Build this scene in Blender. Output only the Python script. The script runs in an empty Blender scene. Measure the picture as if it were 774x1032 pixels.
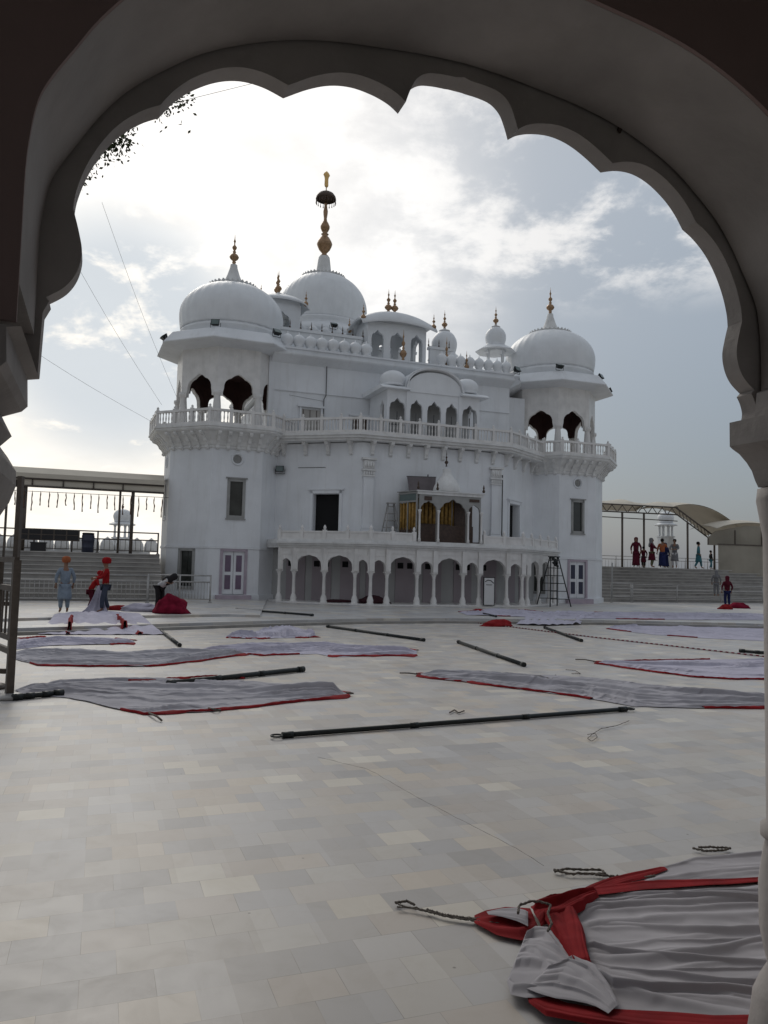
import bpy, bmesh, math, random
from mathutils import Vector, Matrix, noise
from mathutils.geometry import tessellate_polygon
PI=math.pi; R_=math.radians
random.seed(7)
sc=bpy.context.scene; C=sc.collection
# ------------------------------------------------------------ camera, sky, sun, exposure
cd=bpy.data.cameras.new('camera'); cam=bpy.data.objects.new('camera',cd); C.objects.link(cam); sc.camera=cam
cd.sensor_fit='VERTICAL'; cd.sensor_height=24; cd.lens=780/1032*24; cd.clip_start=.05; cd.clip_end=3000
cam.matrix_world=Matrix.Translation((0,0,1.75))@Matrix.Rotation(R_(90+4.2),4,'X')@Matrix.Rotation(R_(1.37),4,'Z')
SUN_AZ=-22; SUN_EL=38                       # degrees left of +Y, above the horizon: behind the building
sd=Vector((math.sin(R_(SUN_AZ))*math.cos(R_(SUN_EL)),math.cos(R_(SUN_AZ))*math.cos(R_(SUN_EL)),math.sin(R_(SUN_EL))))
sl=bpy.data.lights.new('sun','SUN'); sl.energy=.8; sl.angle=R_(25); sl.color=(1,.95,.87)
so=bpy.data.objects.new('sun',sl); C.objects.link(so); so.rotation_euler=sd.to_track_quat('Z','Y').to_euler()
w=bpy.data.worlds.new('World'); sc.world=w; w.use_nodes=True
nt=w.node_tree; N=nt.nodes; L=nt.links; N.clear()
def nd(t,**k):
    n=N.new(t)
    for a,b in k.items(): setattr(n,a,b)
    return n
def mth(op,a,b=None,c=None,clamp=False):
    n=N.new('ShaderNodeMath'); n.operation=op; n.use_clamp=clamp
    for i,v in enumerate((a,b,c)):
        if v is None: continue
        if hasattr(v,'links'): L.new(v,n.inputs[i])
        else: n.inputs[i].default_value=v
    return n.outputs[0]
def mixc(f,a,b,bt='MIX'):
    n=N.new('ShaderNodeMix'); n.data_type='RGBA'; n.blend_type=bt
    for s,v in ((n.inputs[0],f),(n.inputs[6],a),(n.inputs[7],b)):
        if hasattr(v,'links'): L.new(v,s)
        elif isinstance(v,(int,float)): s.default_value=v
        else: s.default_value=(*v,1)
    return n.outputs[2]
def sstep(v,a,b):
    n=N.new('ShaderNodeMapRange'); n.interpolation_type='SMOOTHSTEP'
    L.new(v,n.inputs[0]); n.inputs[1].default_value=a; n.inputs[2].default_value=b
    return n.outputs[0]
def wnoise(vec,scale,det=6,rough=.55,dist=0):
    n=N.new('ShaderNodeTexNoise'); L.new(vec,n.inputs['Vector']); n.inputs['Scale'].default_value=scale
    n.inputs['Detail'].default_value=det; n.inputs['Roughness'].default_value=rough; n.inputs['Distortion'].default_value=dist
    return n.outputs[0]
sky=nd('ShaderNodeTexSky',sky_type='NISHITA'); sky.sun_disc=False; sky.sun_elevation=R_(SUN_EL); sky.sun_rotation=R_(SUN_AZ); sky.air_density=1.2; sky.dust_density=3
tc=nd('ShaderNodeTexCoord'); sep=nd('ShaderNodeSeparateXYZ'); L.new(tc.outputs['Generated'],sep.inputs[0])
X,Y,Z=sep.outputs
zz=mth('MAXIMUM',mth('ADD',Z,.28),.1)
comb=nd('ShaderNodeCombineXYZ'); L.new(mth('DIVIDE',X,zz),comb.inputs[0]); L.new(mth('DIVIDE',Y,zz),comb.inputs[1])
cv=comb.outputs[0]
def dot(v):
    n=N.new('ShaderNodeVectorMath'); n.operation='DOT_PRODUCT'; L.new(tc.outputs['Generated'],n.inputs[0]); n.inputs[1].default_value=v; return n.outputs['Value']
def dirn(az,el): return (math.sin(R_(az))*math.cos(R_(el)),math.cos(R_(az))*math.cos(R_(el)),math.sin(R_(el)))
glow=sstep(dot(dirn(-23,17)),.83,.975)
glow2=sstep(dot(dirn(-24,2)),.88,1.0)
front=sstep(Y,-.6,.5)
n1=wnoise(cv,2.1,8,.6,.3); n2=wnoise(cv,6.5,8,.62,.15)
band=mth('MULTIPLY',sstep(Z,.30,.38),mth('SUBTRACT',1,sstep(Z,.56,.75)))           # broken bright cloud bank
puff=mth('MULTIPLY',sstep(mth('ADD',mth('MULTIPLY',n1,.45),mth('MULTIPLY',n2,.55)),.455,.575),band)
puff=mth('MULTIPLY',puff,mth('SUBTRACT',1,sstep(X,.34,.60)))
patch=mth('MULTIPLY',sstep(dot(dirn(-19.5,15.5)),.983,.9965),sstep(wnoise(cv,3.3,6,.6,.2),.36,.46))     # blue grey cloud low on the left
nz=mth('MULTIPLY',mth('SUBTRACT',n1,.5),1.2)
S=10.0
grey=mixc(sstep(Z,.0,.5),(.195*S,.235*S,.29*S),(.39*S,.44*S,.49*S))
grey=mixc(.25,grey,sky.outputs[0])
grey=mixc(mth('MULTIPLY',sstep(Z,.5,.95),1),grey,(.50*S,.53*S,.57*S))
col=mixc(mth('MULTIPLY',puff,.92),grey,(.92*S,.91*S,.90*S))
col=mixc(mth('MULTIPLY',glow,mth('ADD',.80,mth('MULTIPLY',mth('ADD',nz,mth('MULTIPLY',mth('SUBTRACT',n2,.5),.8)),1.5),None,True),None,True),col,(1.18*S,1.16*S,1.13*S))
col=mixc(mth('MULTIPLY',glow2,.75),col,(1.15*S,1.08*S,.96*S))
col=mixc(mth('MULTIPLY',patch,.85),col,(.62*S,.68*S,.74*S))
col=mixc(front,(.335*S,.36*S,.40*S),col)
bg=nd('ShaderNodeBackground'); L.new(col,bg.inputs[0]); bg.inputs[1].default_value=.1
wo=nd('ShaderNodeOutputWorld'); L.new(bg.outputs[0],wo.inputs[0])
sc.view_settings.view_transform='Standard'; sc.view_settings.look='None'; sc.view_settings.exposure=0.0; sc.view_settings.gamma=1
sc.render.engine='CYCLES'
sc.cycles.max_bounces=8; sc.cycles.diffuse_bounces=5

# ------------------------------------------------------------ materials
def mat(name,col,rough=.7,metal=0,var=.08,scale=3,bump=0,bscale=20,streak=0,spec=.5,col2=None,emit=None):
    m=bpy.data.materials.new(name); m.use_nodes=True; t=m.node_tree; p=t.nodes['Principled BSDF']
    p.inputs['Roughness'].default_value=rough; p.inputs['Metallic'].default_value=metal; p.inputs['Specular IOR Level'].default_value=spec
    g=t.nodes.new('ShaderNodeNewGeometry'); n=t.nodes.new('ShaderNodeTexNoise'); n.inputs['Scale'].default_value=scale; n.inputs['Detail'].default_value=6
    t.links.new(g.outputs['Position'],n.inputs['Vector'])
    mx=t.nodes.new('ShaderNodeMix'); mx.data_type='RGBA'
    c2=col2 or tuple(max(0,c*(1-var*2.2)) for c in col)
    mx.inputs[6].default_value=(*col,1); mx.inputs[7].default_value=(*c2,1)
    r=t.nodes.new('ShaderNodeMapRange'); r.inputs[1].default_value=.35; r.inputs[2].default_value=.75
    t.links.new(n.outputs[0],r.inputs[0]); t.links.new(r.outputs[0],mx.inputs[0]); out=mx.outputs[2]
    if streak:
        mp=t.nodes.new('ShaderNodeMapping'); mp.inputs['Scale'].default_value=(2.2,2.2,.22); t.links.new(g.outputs['Position'],mp.inputs[0])
        n2=t.nodes.new('ShaderNodeTexNoise'); n2.inputs['Scale'].default_value=1.6; n2.inputs['Detail'].default_value=7; n2.inputs['Roughness'].default_value=.65
        t.links.new(mp.outputs[0],n2.inputs['Vector'])
        r2=t.nodes.new('ShaderNodeMapRange'); r2.inputs[1].default_value=.52; r2.inputs[2].default_value=.8; r2.inputs[4].default_value=streak
        t.links.new(n2.outputs[0],r2.inputs[0])
        m2=t.nodes.new('ShaderNodeMix'); m2.data_type='RGBA'; t.links.new(r2.outputs[0],m2.inputs[0]); t.links.new(out,m2.inputs[6])
        m2.inputs[7].default_value=(col[0]*.50,col[1]*.47,col[2]*.42,1); out=m2.outputs[2]
    t.links.new(out,p.inputs['Base Color'])
    if bump:
        nb=t.nodes.new('ShaderNodeTexNoise'); nb.inputs['Scale'].default_value=bscale; nb.inputs['Detail'].default_value=5
        t.links.new(g.outputs['Position'],nb.inputs['Vector'])
        b=t.nodes.new('ShaderNodeBump'); b.inputs['Strength'].default_value=bump; b.inputs['Distance'].default_value=.02
        t.links.new(nb.outputs[0],b.inputs['Height']); t.links.new(b.outputs[0],p.inputs['Normal'])
    return m
W=(.78,.80,.825)
M_white=mat('white_painted_masonry',W,.62,var=.06,scale=.8,bump=.3,bscale=6,streak=.28)
M_dome=mat('white_dome_plaster',(.78,.80,.82),.42,var=.05,scale=1.2,bump=.15,bscale=5,streak=.16)
M_marble=mat('carved_white_marble',(.76,.745,.725),.4,var=.08,scale=2.5,bump=.25,bscale=18,streak=.4)
M_stained=mat('stained_white_stone',(.74,.74,.73),.7,var=.09,scale=2.2,bump=.4,bscale=12,streak=.4)
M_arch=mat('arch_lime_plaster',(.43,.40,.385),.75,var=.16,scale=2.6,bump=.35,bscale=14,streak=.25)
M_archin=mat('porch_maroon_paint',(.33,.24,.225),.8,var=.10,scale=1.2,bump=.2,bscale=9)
M_maroon=mat('maroon_ceiling_paint',(.045,.016,.014),.8,var=.15)
M_gold=mat('gilded_copper',(.40,.255,.15),.42,.75,var=.2,scale=14)
M_gold2=mat('pale_gilded_metal',(.80,.52,.20),.35,.8,var=.1,scale=14)
M_bronze=mat('dark_bronze',(.10,.07,.055),.5,.6,var=.15,scale=10)
M_black=mat('black_opening_shade',(.006,.006,.007),.9,var=.1)  # flat black that paints in the darkness inside openings
M_blackm=mat('black_painted_steel',(.018,.022,.022),.45,.3,var=.25,scale=12)
M_steel=mat('brushed_steel',(.42,.41,.40),.42,.3,var=.12,scale=8)
M_brown=mat('brown_painted_steel',(.105,.085,.07),.5,.2,var=.15,scale=9)
M_glassd=mat('dark_window_glass',(.055,.06,.055),.15,var=.25,scale=1.7)
M_frame=mat('grey_window_frame',(.33,.33,.32),.6,var=.1)
M_lav=mat('lavender_door_paint',(.44,.37,.43),.55,var=.08)
M_purple=mat('purple_door_panel',(.17,.12,.18),.5,var=.1)
M_navy=mat('navy_door_panel',(.018,.022,.055),.4,var=.1)
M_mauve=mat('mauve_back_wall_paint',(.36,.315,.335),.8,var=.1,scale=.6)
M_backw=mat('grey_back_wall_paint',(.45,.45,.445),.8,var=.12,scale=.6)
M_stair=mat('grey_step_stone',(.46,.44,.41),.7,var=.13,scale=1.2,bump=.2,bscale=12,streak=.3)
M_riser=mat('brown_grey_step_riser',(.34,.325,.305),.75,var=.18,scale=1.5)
M_cloth=mat('grey_white_tent_cloth',(.42,.41,.445),.9,var=.12,scale=2.2,bump=.25,bscale=35,spec=.15)
M_clothl=mat('lilac_white_tent_cloth',(.50,.48,.57),.9,var=.10,scale=2.2,bump=.25,bscale=35,spec=.15)
def creased(m,sc1=(1.1,6.5,1),dist=.05,st=.9,sc2=7,d2=.012):
    t=m.node_tree; p=t.nodes['Principled BSDF']; g=t.nodes.new('ShaderNodeNewGeometry'); mp=t.nodes.new('ShaderNodeMapping'); mp.inputs['Scale'].default_value=sc1; mp.inputs['Rotation'].default_value=(0,0,R_(-8))
    t.links.new(g.outputs['Position'],mp.inputs[0]); n=t.nodes.new('ShaderNodeTexNoise'); n.noise_type='RIDGED_MULTIFRACTAL'; n.inputs['Scale'].default_value=1.3; n.inputs['Detail'].default_value=3; n.inputs['Distortion'].default_value=.5; t.links.new(mp.outputs[0],n.inputs['Vector'])
    b=t.nodes.new('ShaderNodeBump'); b.inputs['Strength'].default_value=st; b.inputs['Distance'].default_value=dist; t.links.new(n.outputs[0],b.inputs['Height'])
    n2=t.nodes.new('ShaderNodeTexNoise'); n2.noise_type='RIDGED_MULTIFRACTAL'; n2.inputs['Scale'].default_value=sc2; n2.inputs['Detail'].default_value=3; t.links.new(g.outputs['Position'],n2.inputs['Vector'])
    b2=t.nodes.new('ShaderNodeBump'); b2.inputs['Strength'].default_value=.7; b2.inputs['Distance'].default_value=d2; t.links.new(n2.outputs[0],b2.inputs['Height']); t.links.new(b.outputs[0],b2.inputs['Normal']); t.links.new(b2.outputs[0],p.inputs['Normal'])
creased(M_cloth); creased(M_clothl)
M_nearc=mat('near_grey_tent_cloth',(.43,.415,.44),.9,var=.08,scale=2.2,spec=.15); creased(M_nearc,(1.5,5,1),.018,.7,9,.006)
M_red=mat('red_tent_cloth',(.27,.014,.018),.85,var=.2,scale=6,bump=.3,bscale=30,spec=.15)
creased(M_red,(1.5,5,1),.02,.7,9,.008)
M_crim=mat('crimson_bundle_cloth',(.22,.012,.035),.9,var=.25,scale=5,bump=.3,bscale=22,spec=.1)
M_rope=mat('grey_brown_rope',(.20,.175,.15),.9,var=.3,scale=50,bump=.8,bscale=120)
M_cream=mat('cream_canopy_fabric',(.60,.55,.46),.7,var=.06,scale=1.0,bump=.1,bscale=5)
M_tan=mat('tan_sheet_panel',(.33,.30,.245),.7,var=.12,scale=.7,streak=.2)
M_skin=mat('brown_skin',(.22,.115,.07),.6,var=.05)
M_leaf=mat('dark_green_leaf',(.045,.07,.022),.6,var=.3,scale=3)
M_bark=mat('brown_bark',(.09,.065,.045),.9,var=.2,scale=8,bump=.6)
M_tankb=mat('dark_blue_plastic',(.02,.025,.05),.45,var=.1)
M_board=mat('black_display_panel',(.012,.012,.014),.5,var=.1)
M_paper=mat('white_sign_face',(.62,.62,.62),.6,var=.03)
M_amber=mat('amber_curtain_cloth',(.42,.25,.06),.7,var=.3,scale=7,bump=.3,bscale=15)
M_wood=mat('dark_carved_wood',(.07,.04,.028),.55,var=.25,scale=10)
M_tinglass=mat('teal_tinted_glass',(.12,.16,.155),.12,var=.1)
M_slab=mat('grey_tarpaulin',(.15,.13,.135),.8,var=.1,scale=4)
M_wire=mat('dark_cable',(.10,.10,.10),.8,var=.1)
M_flower=mat('dried_flower_garland',(.20,.11,.07),.9,var=.3,scale=30)
def cmat(n,c): return mat(n,c,.9,var=.12,scale=9,spec=.1)
C_blue=cmat('pale_blue_cotton',(.22,.27,.33)); C_red=cmat('red_cotton',(.30,.015,.018)); C_white=cmat('white_cotton',(.55,.55,.56))
C_orange=cmat('orange_cotton',(.34,.11,.05)); C_jean=cmat('dark_denim',(.06,.07,.10)); C_mar=cmat('maroon_cotton',(.09,.012,.024))
C_navy=cmat('navy_cotton',(.02,.025,.08)); C_teal=cmat('teal_cotton',(.05,.15,.18)); C_grey=cmat('grey_cotton',(.18,.18,.19)); C_dark=cmat('dark_cotton',(.03,.028,.03)); C_olive=cmat('olive_cotton',(.12,.12,.07)); C_hair=cmat('black_hair',(.012,.01,.01))
def floor_mat(name,tile_w,tile_h,base,rot,warm=.5):
    m=bpy.data.materials.new(name); m.use_nodes=True; t=m.node_tree; p=t.nodes['Principled BSDF']; n=t.nodes; l=t.links
    g=n.new('ShaderNodeNewGeometry'); mp=n.new('ShaderNodeMapping'); mp.inputs['Rotation'].default_value=(0,0,R_(rot)); l.new(g.outputs['Position'],mp.inputs[0])
    wn=n.new('ShaderNodeTexNoise'); wn.inputs['Scale'].default_value=.5; l.new(mp.outputs[0],wn.inputs['Vector'])
    def brick(off,mort,wf=1,hf=1):
        b=n.new('ShaderNodeTexBrick'); b.offset=off; b.inputs['Scale'].default_value=1; b.inputs['Brick Width'].default_value=tile_w*wf; b.inputs['Row Height'].default_value=tile_h*hf
        b.inputs['Mortar Size'].default_value=mort; b.inputs['Mortar Smooth'].default_value=.3; b.inputs['Bias'].default_value=0
        l.new(mp.outputs[0],b.inputs['Vector']); return b
    b1=brick(.5,.0016); b1.inputs['Color1'].default_value=(0,0,0,1); b1.inputs['Color2'].default_value=(1,1,1,1); b1.inputs['Mortar'].default_value=(.5,.5,.5,1)
    cr=n.new('ShaderNodeValToRGB'); e=cr.color_ramp.elements
    e[0].position=0; e[0].color=(base[0]*.84,base[1]*.84,base[2]*.86,1); e[1].position=1; e[1].color=(base[0]*1.25,base[1]*1.21,base[2]*1.12,1)
    for po,f in ((.10,(.90,.90,.92)),(.35,(.97,.97,.99)),(.65,(1.03,1.01,.99)),(.88,(1.06,1.04,1.0)),(.955,(1.1,1.07,1.0)),(.965,(1.27,1.23,1.12))):
        q=e.new(po); q.color=(base[0]*f[0],base[1]*f[1],base[2]*f[2],1)
    l.new(b1.outputs['Color'],cr.inputs[0])
    fm=n.new('ShaderNodeMath'); fm.operation='MULTIPLY'; l.new(b1.outputs['Color'],fm.inputs[0]); fm.inputs[1].default_value=13.7
    ff=n.new('ShaderNodeMath'); ff.operation='FRACT'; l.new(fm.outputs[0],ff.inputs[0])
    hr=n.new('ShaderNodeValToRGB'); h=hr.color_ramp.elements; h[0].color=(.97,.985,1.01,1); h[1].color=(1.06,1.0,.93,1); q=h.new(.55); q.color=(1,1,1,1); l.new(ff.outputs[0],hr.inputs[0])
    hm=n.new('ShaderNodeMix'); hm.data_type='RGBA'; hm.blend_type='MULTIPLY'; hm.inputs[0].default_value=1; l.new(cr.outputs[0],hm.inputs[6]); l.new(hr.outputs[0],hm.inputs[7])
    n1=n.new('ShaderNodeTexNoise'); n1.inputs['Scale'].default_value=.55; n1.inputs['Detail'].default_value=8; n1.inputs['Roughness'].default_value=.6; l.new(g.outputs['Position'],n1.inputs['Vector'])
    r1=n.new('ShaderNodeMapRange'); r1.inputs[1].default_value=.42; r1.inputs[2].default_value=.75; r1.inputs[4].default_value=.45; l.new(n1.outputs[0],r1.inputs[0])
    mx=n.new('ShaderNodeMix'); mx.data_type='RGBA'; mx.blend_type='MULTIPLY'; l.new(r1.outputs[0],mx.inputs[0]); l.new(hm.outputs[2],mx.inputs[6]); mx.inputs[7].default_value=(.80,.75,.68,1)
    n2=n.new('ShaderNodeTexNoise'); n2.inputs['Scale'].default_value=4.5; n2.inputs['Detail'].default_value=9; n2.inputs['Roughness'].default_value=.7; n2.inputs['Distortion'].default_value=.8; l.new(g.outputs['Position'],n2.inputs['Vector'])
    r2=n.new('ShaderNodeMapRange'); r2.inputs[1].default_value=.5; r2.inputs[2].default_value=.72; r2.inputs[4].default_value=.55; l.new(n2.outputs[0],r2.inputs[0])
    m2=n.new('ShaderNodeMix'); m2.data_type='RGBA'; m2.blend_type='MULTIPLY'; l.new(r2.outputs[0],m2.inputs[0]); l.new(mx.outputs[2],m2.inputs[6]); m2.inputs[7].default_value=(.90,.88,.84,1)
    bb2=brick(.37,0,1.0,2.0); bb2.inputs['Color1'].default_value=(.88,.86,.84,1); bb2.inputs['Color2'].default_value=(1.07,1.07,1.07,1)
    mb=n.new('ShaderNodeMix'); mb.data_type='RGBA'; mb.blend_type='MULTIPLY'; mb.inputs[0].default_value=.8; l.new(m2.outputs[2],mb.inputs[6]); l.new(bb2.outputs['Color'],mb.inputs[7]); m2=mb
    vn=n.new('ShaderNodeTexNoise'); vn.noise_type='RIDGED_MULTIFRACTAL'; vn.inputs['Scale'].default_value=2.6; vn.inputs['Detail'].default_value=5; vn.inputs['Distortion'].default_value=1.2; l.new(g.outputs['Position'],vn.inputs['Vector'])
    vr=n.new('ShaderNodeMapRange'); vr.inputs[1].default_value=.55; vr.inputs[2].default_value=1.3; vr.inputs[4].default_value=.5; l.new(vn.outputs[0],vr.inputs[0])
    mv=n.new('ShaderNodeMix'); mv.data_type='RGBA'; mv.blend_type='MULTIPLY'; l.new(vr.outputs[0],mv.inputs[0]); l.new(m2.outputs[2],mv.inputs[6]); mv.inputs[7].default_value=(.86,.84,.80,1); m2=mv
    # small dark specks and grime
    v=n.new('ShaderNodeTexVoronoi'); v.inputs['Scale'].default_value=3.1; l.new(g.outputs['Position'],v.inputs['Vector'])
    r3=n.new('ShaderNodeMapRange'); r3.inputs[1].default_value=.035; r3.inputs[2].default_value=.02; r3.inputs[4].default_value=.75; l.new(v.outputs['Distance'],r3.inputs[0])
    m3=n.new('ShaderNodeMix'); m3.data_type='RGBA'; l.new(r3.outputs[0],m3.inputs[0]); l.new(m2.outputs[2],m3.inputs[6]); m3.inputs[7].default_value=(.12,.10,.085,1)
    # joints, broken up by noise
    n4=n.new('ShaderNodeTexNoise'); n4.inputs['Scale'].default_value=2.0; l.new(g.outputs['Position'],n4.inputs['Vector'])
    r4=n.new('ShaderNodeMapRange'); r4.inputs[1].default_value=.42; r4.inputs[2].default_value=.62; r4.inputs[3].default_value=.12; r4.inputs[4].default_value=.75; l.new(n4.outputs[0],r4.inputs[0])
    mm=n.new('ShaderNodeMath'); mm.operation='MULTIPLY'; l.new(b1.outputs['Fac'],mm.inputs[0]); l.new(r4.outputs[0],mm.inputs[1])
    m4=n.new('ShaderNodeMix'); m4.data_type='RGBA'; l.new(mm.outputs[0],m4.inputs[0]); l.new(m3.outputs[2],m4.inputs[6]); m4.inputs[7].default_value=(.16,.14,.12,1)
    l.new(m4.outputs[2],p.inputs['Base Color'])
    r5=n.new('ShaderNodeMapRange'); r5.inputs[3].default_value=.30; r5.inputs[4].default_value=.55; p.inputs['Specular IOR Level'].default_value=.5; l.new(n2.outputs[0],r5.inputs[0]); l.new(r5.outputs[0],p.inputs['Roughness'])
    bp=n.new('ShaderNodeBump'); bp.inputs['Strength'].default_value=.12; bp.inputs['Distance'].default_value=.01; l.new(n2.outputs[0],bp.inputs['Height']); l.new(bp.outputs[0],p.inputs['Normal'])
    return m
M_floor=floor_mat('polished_marble_tiles',.30,.225,(.475,.462,.445),-20)
M_plat=floor_mat('pale_marble_platform_tiles',.6,.45,(.50,.50,.495),-20)
M_terr=floor_mat('terrace_paving',.6,.6,(.40,.39,.37),-20)
M_earth=mat('dry_field_earth',(.22,.19,.13),.95,var=.25,scale=.02,col2=(.10,.12,.05))

# ------------------------------------------------------------ mesh helpers
class MB:
    def __init__(s): s.v=[]; s.f=[]; s.mi=[]; s.sm=[]; s.cur=0
    def add(s,vs,fs,smooth=False):
        o=len(s.v); s.v+= [tuple(v) for v in vs]
        for f in fs: s.f.append(tuple(i+o for i in f)); s.mi.append(s.cur); s.sm.append(smooth)
    def box(s,x0,x1,y0,y1,z0,z1,T=None):
        vs=[Vector(p) for p in ((x0,y0,z0),(x1,y0,z0),(x1,y1,z0),(x0,y1,z0),(x0,y0,z1),(x1,y0,z1),(x1,y1,z1),(x0,y1,z1))]
        if T: vs=[T@v for v in vs]
        s.add(vs,[(0,3,2,1),(4,5,6,7),(0,1,5,4),(1,2,6,5),(2,3,7,6),(3,0,4,7)])
    def loft(s,rings,closed=True,caps=True,smooth=False):
        n=len(rings[0]); vs=[p for r in rings for p in r]; fs=[]
        for i in range(len(rings)-1):
            for j in range(n if closed else n-1):
                k=(j+1)%n; fs.append((i*n+j,i*n+k,(i+1)*n+k,(i+1)*n+j))
        s.add(vs,fs,smooth)
        if caps: s.add(rings[0],[tuple(range(n))[::-1]]); s.add(rings[-1],[tuple(range(n))])
    def lathe(s,prof,n=24,c=(0,0),rot=0,sx=1,sy=1,flute=0,nf=16,caps=True,smooth=True,T=None):
        rings=[]
        for r,z in prof:
            ring=[]
            for j in range(n):
                a=rot+2*PI*j/n; rr=r*(1-flute*abs(math.sin(nf*a/2))**6) if flute else r
                p=Vector((c[0]+rr*sx*math.cos(a),c[1]+rr*sy*math.sin(a),z)); ring.append(T@p if T else p)
            rings.append(ring)
        s.loft(rings,True,caps,smooth)
    def ngon(s,R,z0,z1,n=8,c=(0,0),rot=PI/8,R1=None):
        s.lathe([(R,z0),(R if R1 is None else R1,z1)],n,c,rot,smooth=False)
    def tube(s,pts,r,n=6,closed=False,smooth=True):
        pts=[Vector(p) for p in pts]; rings=[]; m=len(pts); rr=r if isinstance(r,(list,tuple)) else [r]*m
        up=None
        for i,p in enumerate(pts):
            if closed: d=pts[(i+1)%m]-pts[i-1]
            else: d=pts[min(i+1,m-1)]-pts[max(i-1,0)]
            if d.length<1e-9: d=Vector((0,0,1))
            d.normalize()
            if up is None: up=Vector((0,0,1)) if abs(d.z)<.9 else Vector((1,0,0))
            a=d.cross(up)
            if a.length<1e-4: a=d.cross(Vector((1,.3,0)))
            a.normalize(); b=a.cross(d); up=b
            rings.append([p+a*rr[i]*math.cos(2*PI*j/n)+b*rr[i]*math.sin(2*PI*j/n) for j in range(n)])
        if closed: rings.append(rings[0])
        s.loft(rings,True,not closed,smooth)
    def poly(s,loops,T,thick):
        """loops: 2-D outlines (first outer, others holes) in the x,z plane of T, extruded along T's +y by thick"""
        L3=[[Vector((x,0,z)) for x,z in lp] for lp in loops]
        flat=[v for lp in L3 for v in lp]; tri=tessellate_polygon(L3); n=len(flat)
        vs=[T@v for v in flat]+[T@(v+Vector((0,thick,0))) for v in flat]; fs=[]
        for a,b,c in tri: fs.append((a,b,c)); fs.append((c+n,b+n,a+n))
        o=0
        for lp in L3:
            m=len(lp)
            for i in range(m):
                j=(i+1)%m; fs.append((o+i,o+j,o+j+n,o+i+n))
            o+=m
        s.add(vs,fs)
    def build(s,name,mats,parent=None,loc=None,fix=True):
        me=bpy.data.meshes.new(name); me.from_pydata(s.v,[],s.f)
        if not isinstance(mats,(list,tuple)): mats=[mats]
        for m in mats: me.materials.append(m)
        me.polygons.foreach_set('material_index',s.mi); me.polygons.foreach_set('use_smooth',s.sm)
        if fix:
            bm=bmesh.new(); bm.from_mesh(me); bmesh.ops.remove_doubles(bm,verts=bm.verts,dist=1e-5); bmesh.ops.recalc_face_normals(bm,faces=bm.faces); bm.to_mesh(me); bm.free()
        me.update()
        o=bpy.data.objects.new(name,me); C.objects.link(o)
        if parent: o.parent=parent
        if loc: o.location=loc
        return o
def tag(o,label=None,cat=None,group=None,kind=None):
    if label: o['label']=label
    if cat: o['category']=cat
    if group: o['group']=group
    if kind: o['kind']=kind
    return o
def thing(name,label,cat,loc=(0,0,0),rz=0,group=None):
    o=bpy.data.objects.new(name,None); o.empty_display_size=.2; C.objects.link(o); o.location=loc; o.rotation_euler=(0,0,rz)
    return tag(o,label,cat,group)
KIDS={}
def copy_tree(o,parent=None,loc=None,rz=None):
    c=o.copy(); C.objects.link(c)
    if parent: c.parent=parent
    if loc is not None: c.location=loc
    if rz is not None: c.rotation_euler=(0,0,rz)
    for ch in [x for x in C.objects if x.parent==o]: copy_tree(ch,c)
    return c
def fr(x,y,z=0,rz=0): return Matrix.Translation((x,y,z))@Matrix.Rotation(rz,4,'Z')
def between(p,q,z=0):
    """frame whose +x runs from p to q (2-D) and whose +y points left of that"""
    d=Vector((q[0]-p[0],q[1]-p[1])); return fr(p[0],p[1],z,math.atan2(d.y,d.x)), d.length
# pointed, lobed arch top from (-w,zs) over to (w,zs): list of (x,z), left to right
def cusps(w,zs,h,lobes=3,depth=.09,point=.12):
    pts=[]; tot=2*lobes+1
    def base(t):   # t in 0..1 over half a round arch, -w..w
        a=PI*(1-t); x=w*math.cos(a); z=h*math.sin(a)**.85 if math.sin(a)>0 else 0
        return x,zs+z*(1-point)+point*h*max(0,1-abs(x)/(w*.45))**1.5
    for k in range(tot):
        t0=k/tot; t1=(k+1)/tot
        for j in range(6 if k<tot-1 else 7):
            t=t0+(t1-t0)*j/6; x,z=base(t)
            bulge=math.sin(PI*j/6)
            cx,cz=0,zs+h*.25
            d=Vector((x-cx,z-cz)); L_=d.length; d=d/L_
            s_=L_-depth*w*(1-bulge) if 0<t<1 else L_
            pts.append((cx+d.x*s_,max(zs,cz+d.y*s_)))
    return pts
def arch_panel(w,zs,h,x0,x1,z0,z1,cx=0,**k):
    top=[(cx+x,z) for x,z in cusps(w,zs,h,**k)]
    return [(x0,z0),(cx-w,z0)]+top+[(cx+w,z0),(x1,z0),(x1,z1),(x0,z1)]
def column_prof(z0,z1,r):
    h=z1-z0
    return [(r*1.9,z0),(r*1.9,z0+.05*h),(r*1.5,z0+.07*h),(r*1.75,z0+.12*h),(r*1.35,z0+.2*h),(r*.95,z0+.25*h),(r*1.1,z0+.28*h),(r,z0+.32*h),(r*.85,z0+.72*h),(r*1.05,z0+.75*h),(r*.9,z0+.78*h),(r*1.35,z0+.9*h),(r*1.7,z0+.93*h),(r*1.7,z1)]
def finial_prof(z0,z1,r):
    h=z1-z0
    return [(r*.55,z0),(r*.3,z0+.06*h),(r*.45,z0+.1*h),(r*.25,z0+.13*h),(r*.8,z0+.2*h),(r,z0+.26*h),(r*.75,z0+.33*h),(r*.22,z0+.39*h),(r*.4,z0+.43*h),(r*.18,z0+.47*h),(r*.45,z0+.54*h),(r*.5,z0+.58*h),(r*.15,z0+.65*h),(r*.13,z0+.72*h),(r*.26,z0+.77*h),(r*.1,z0+.83*h),(r*.02,z1)]
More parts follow.
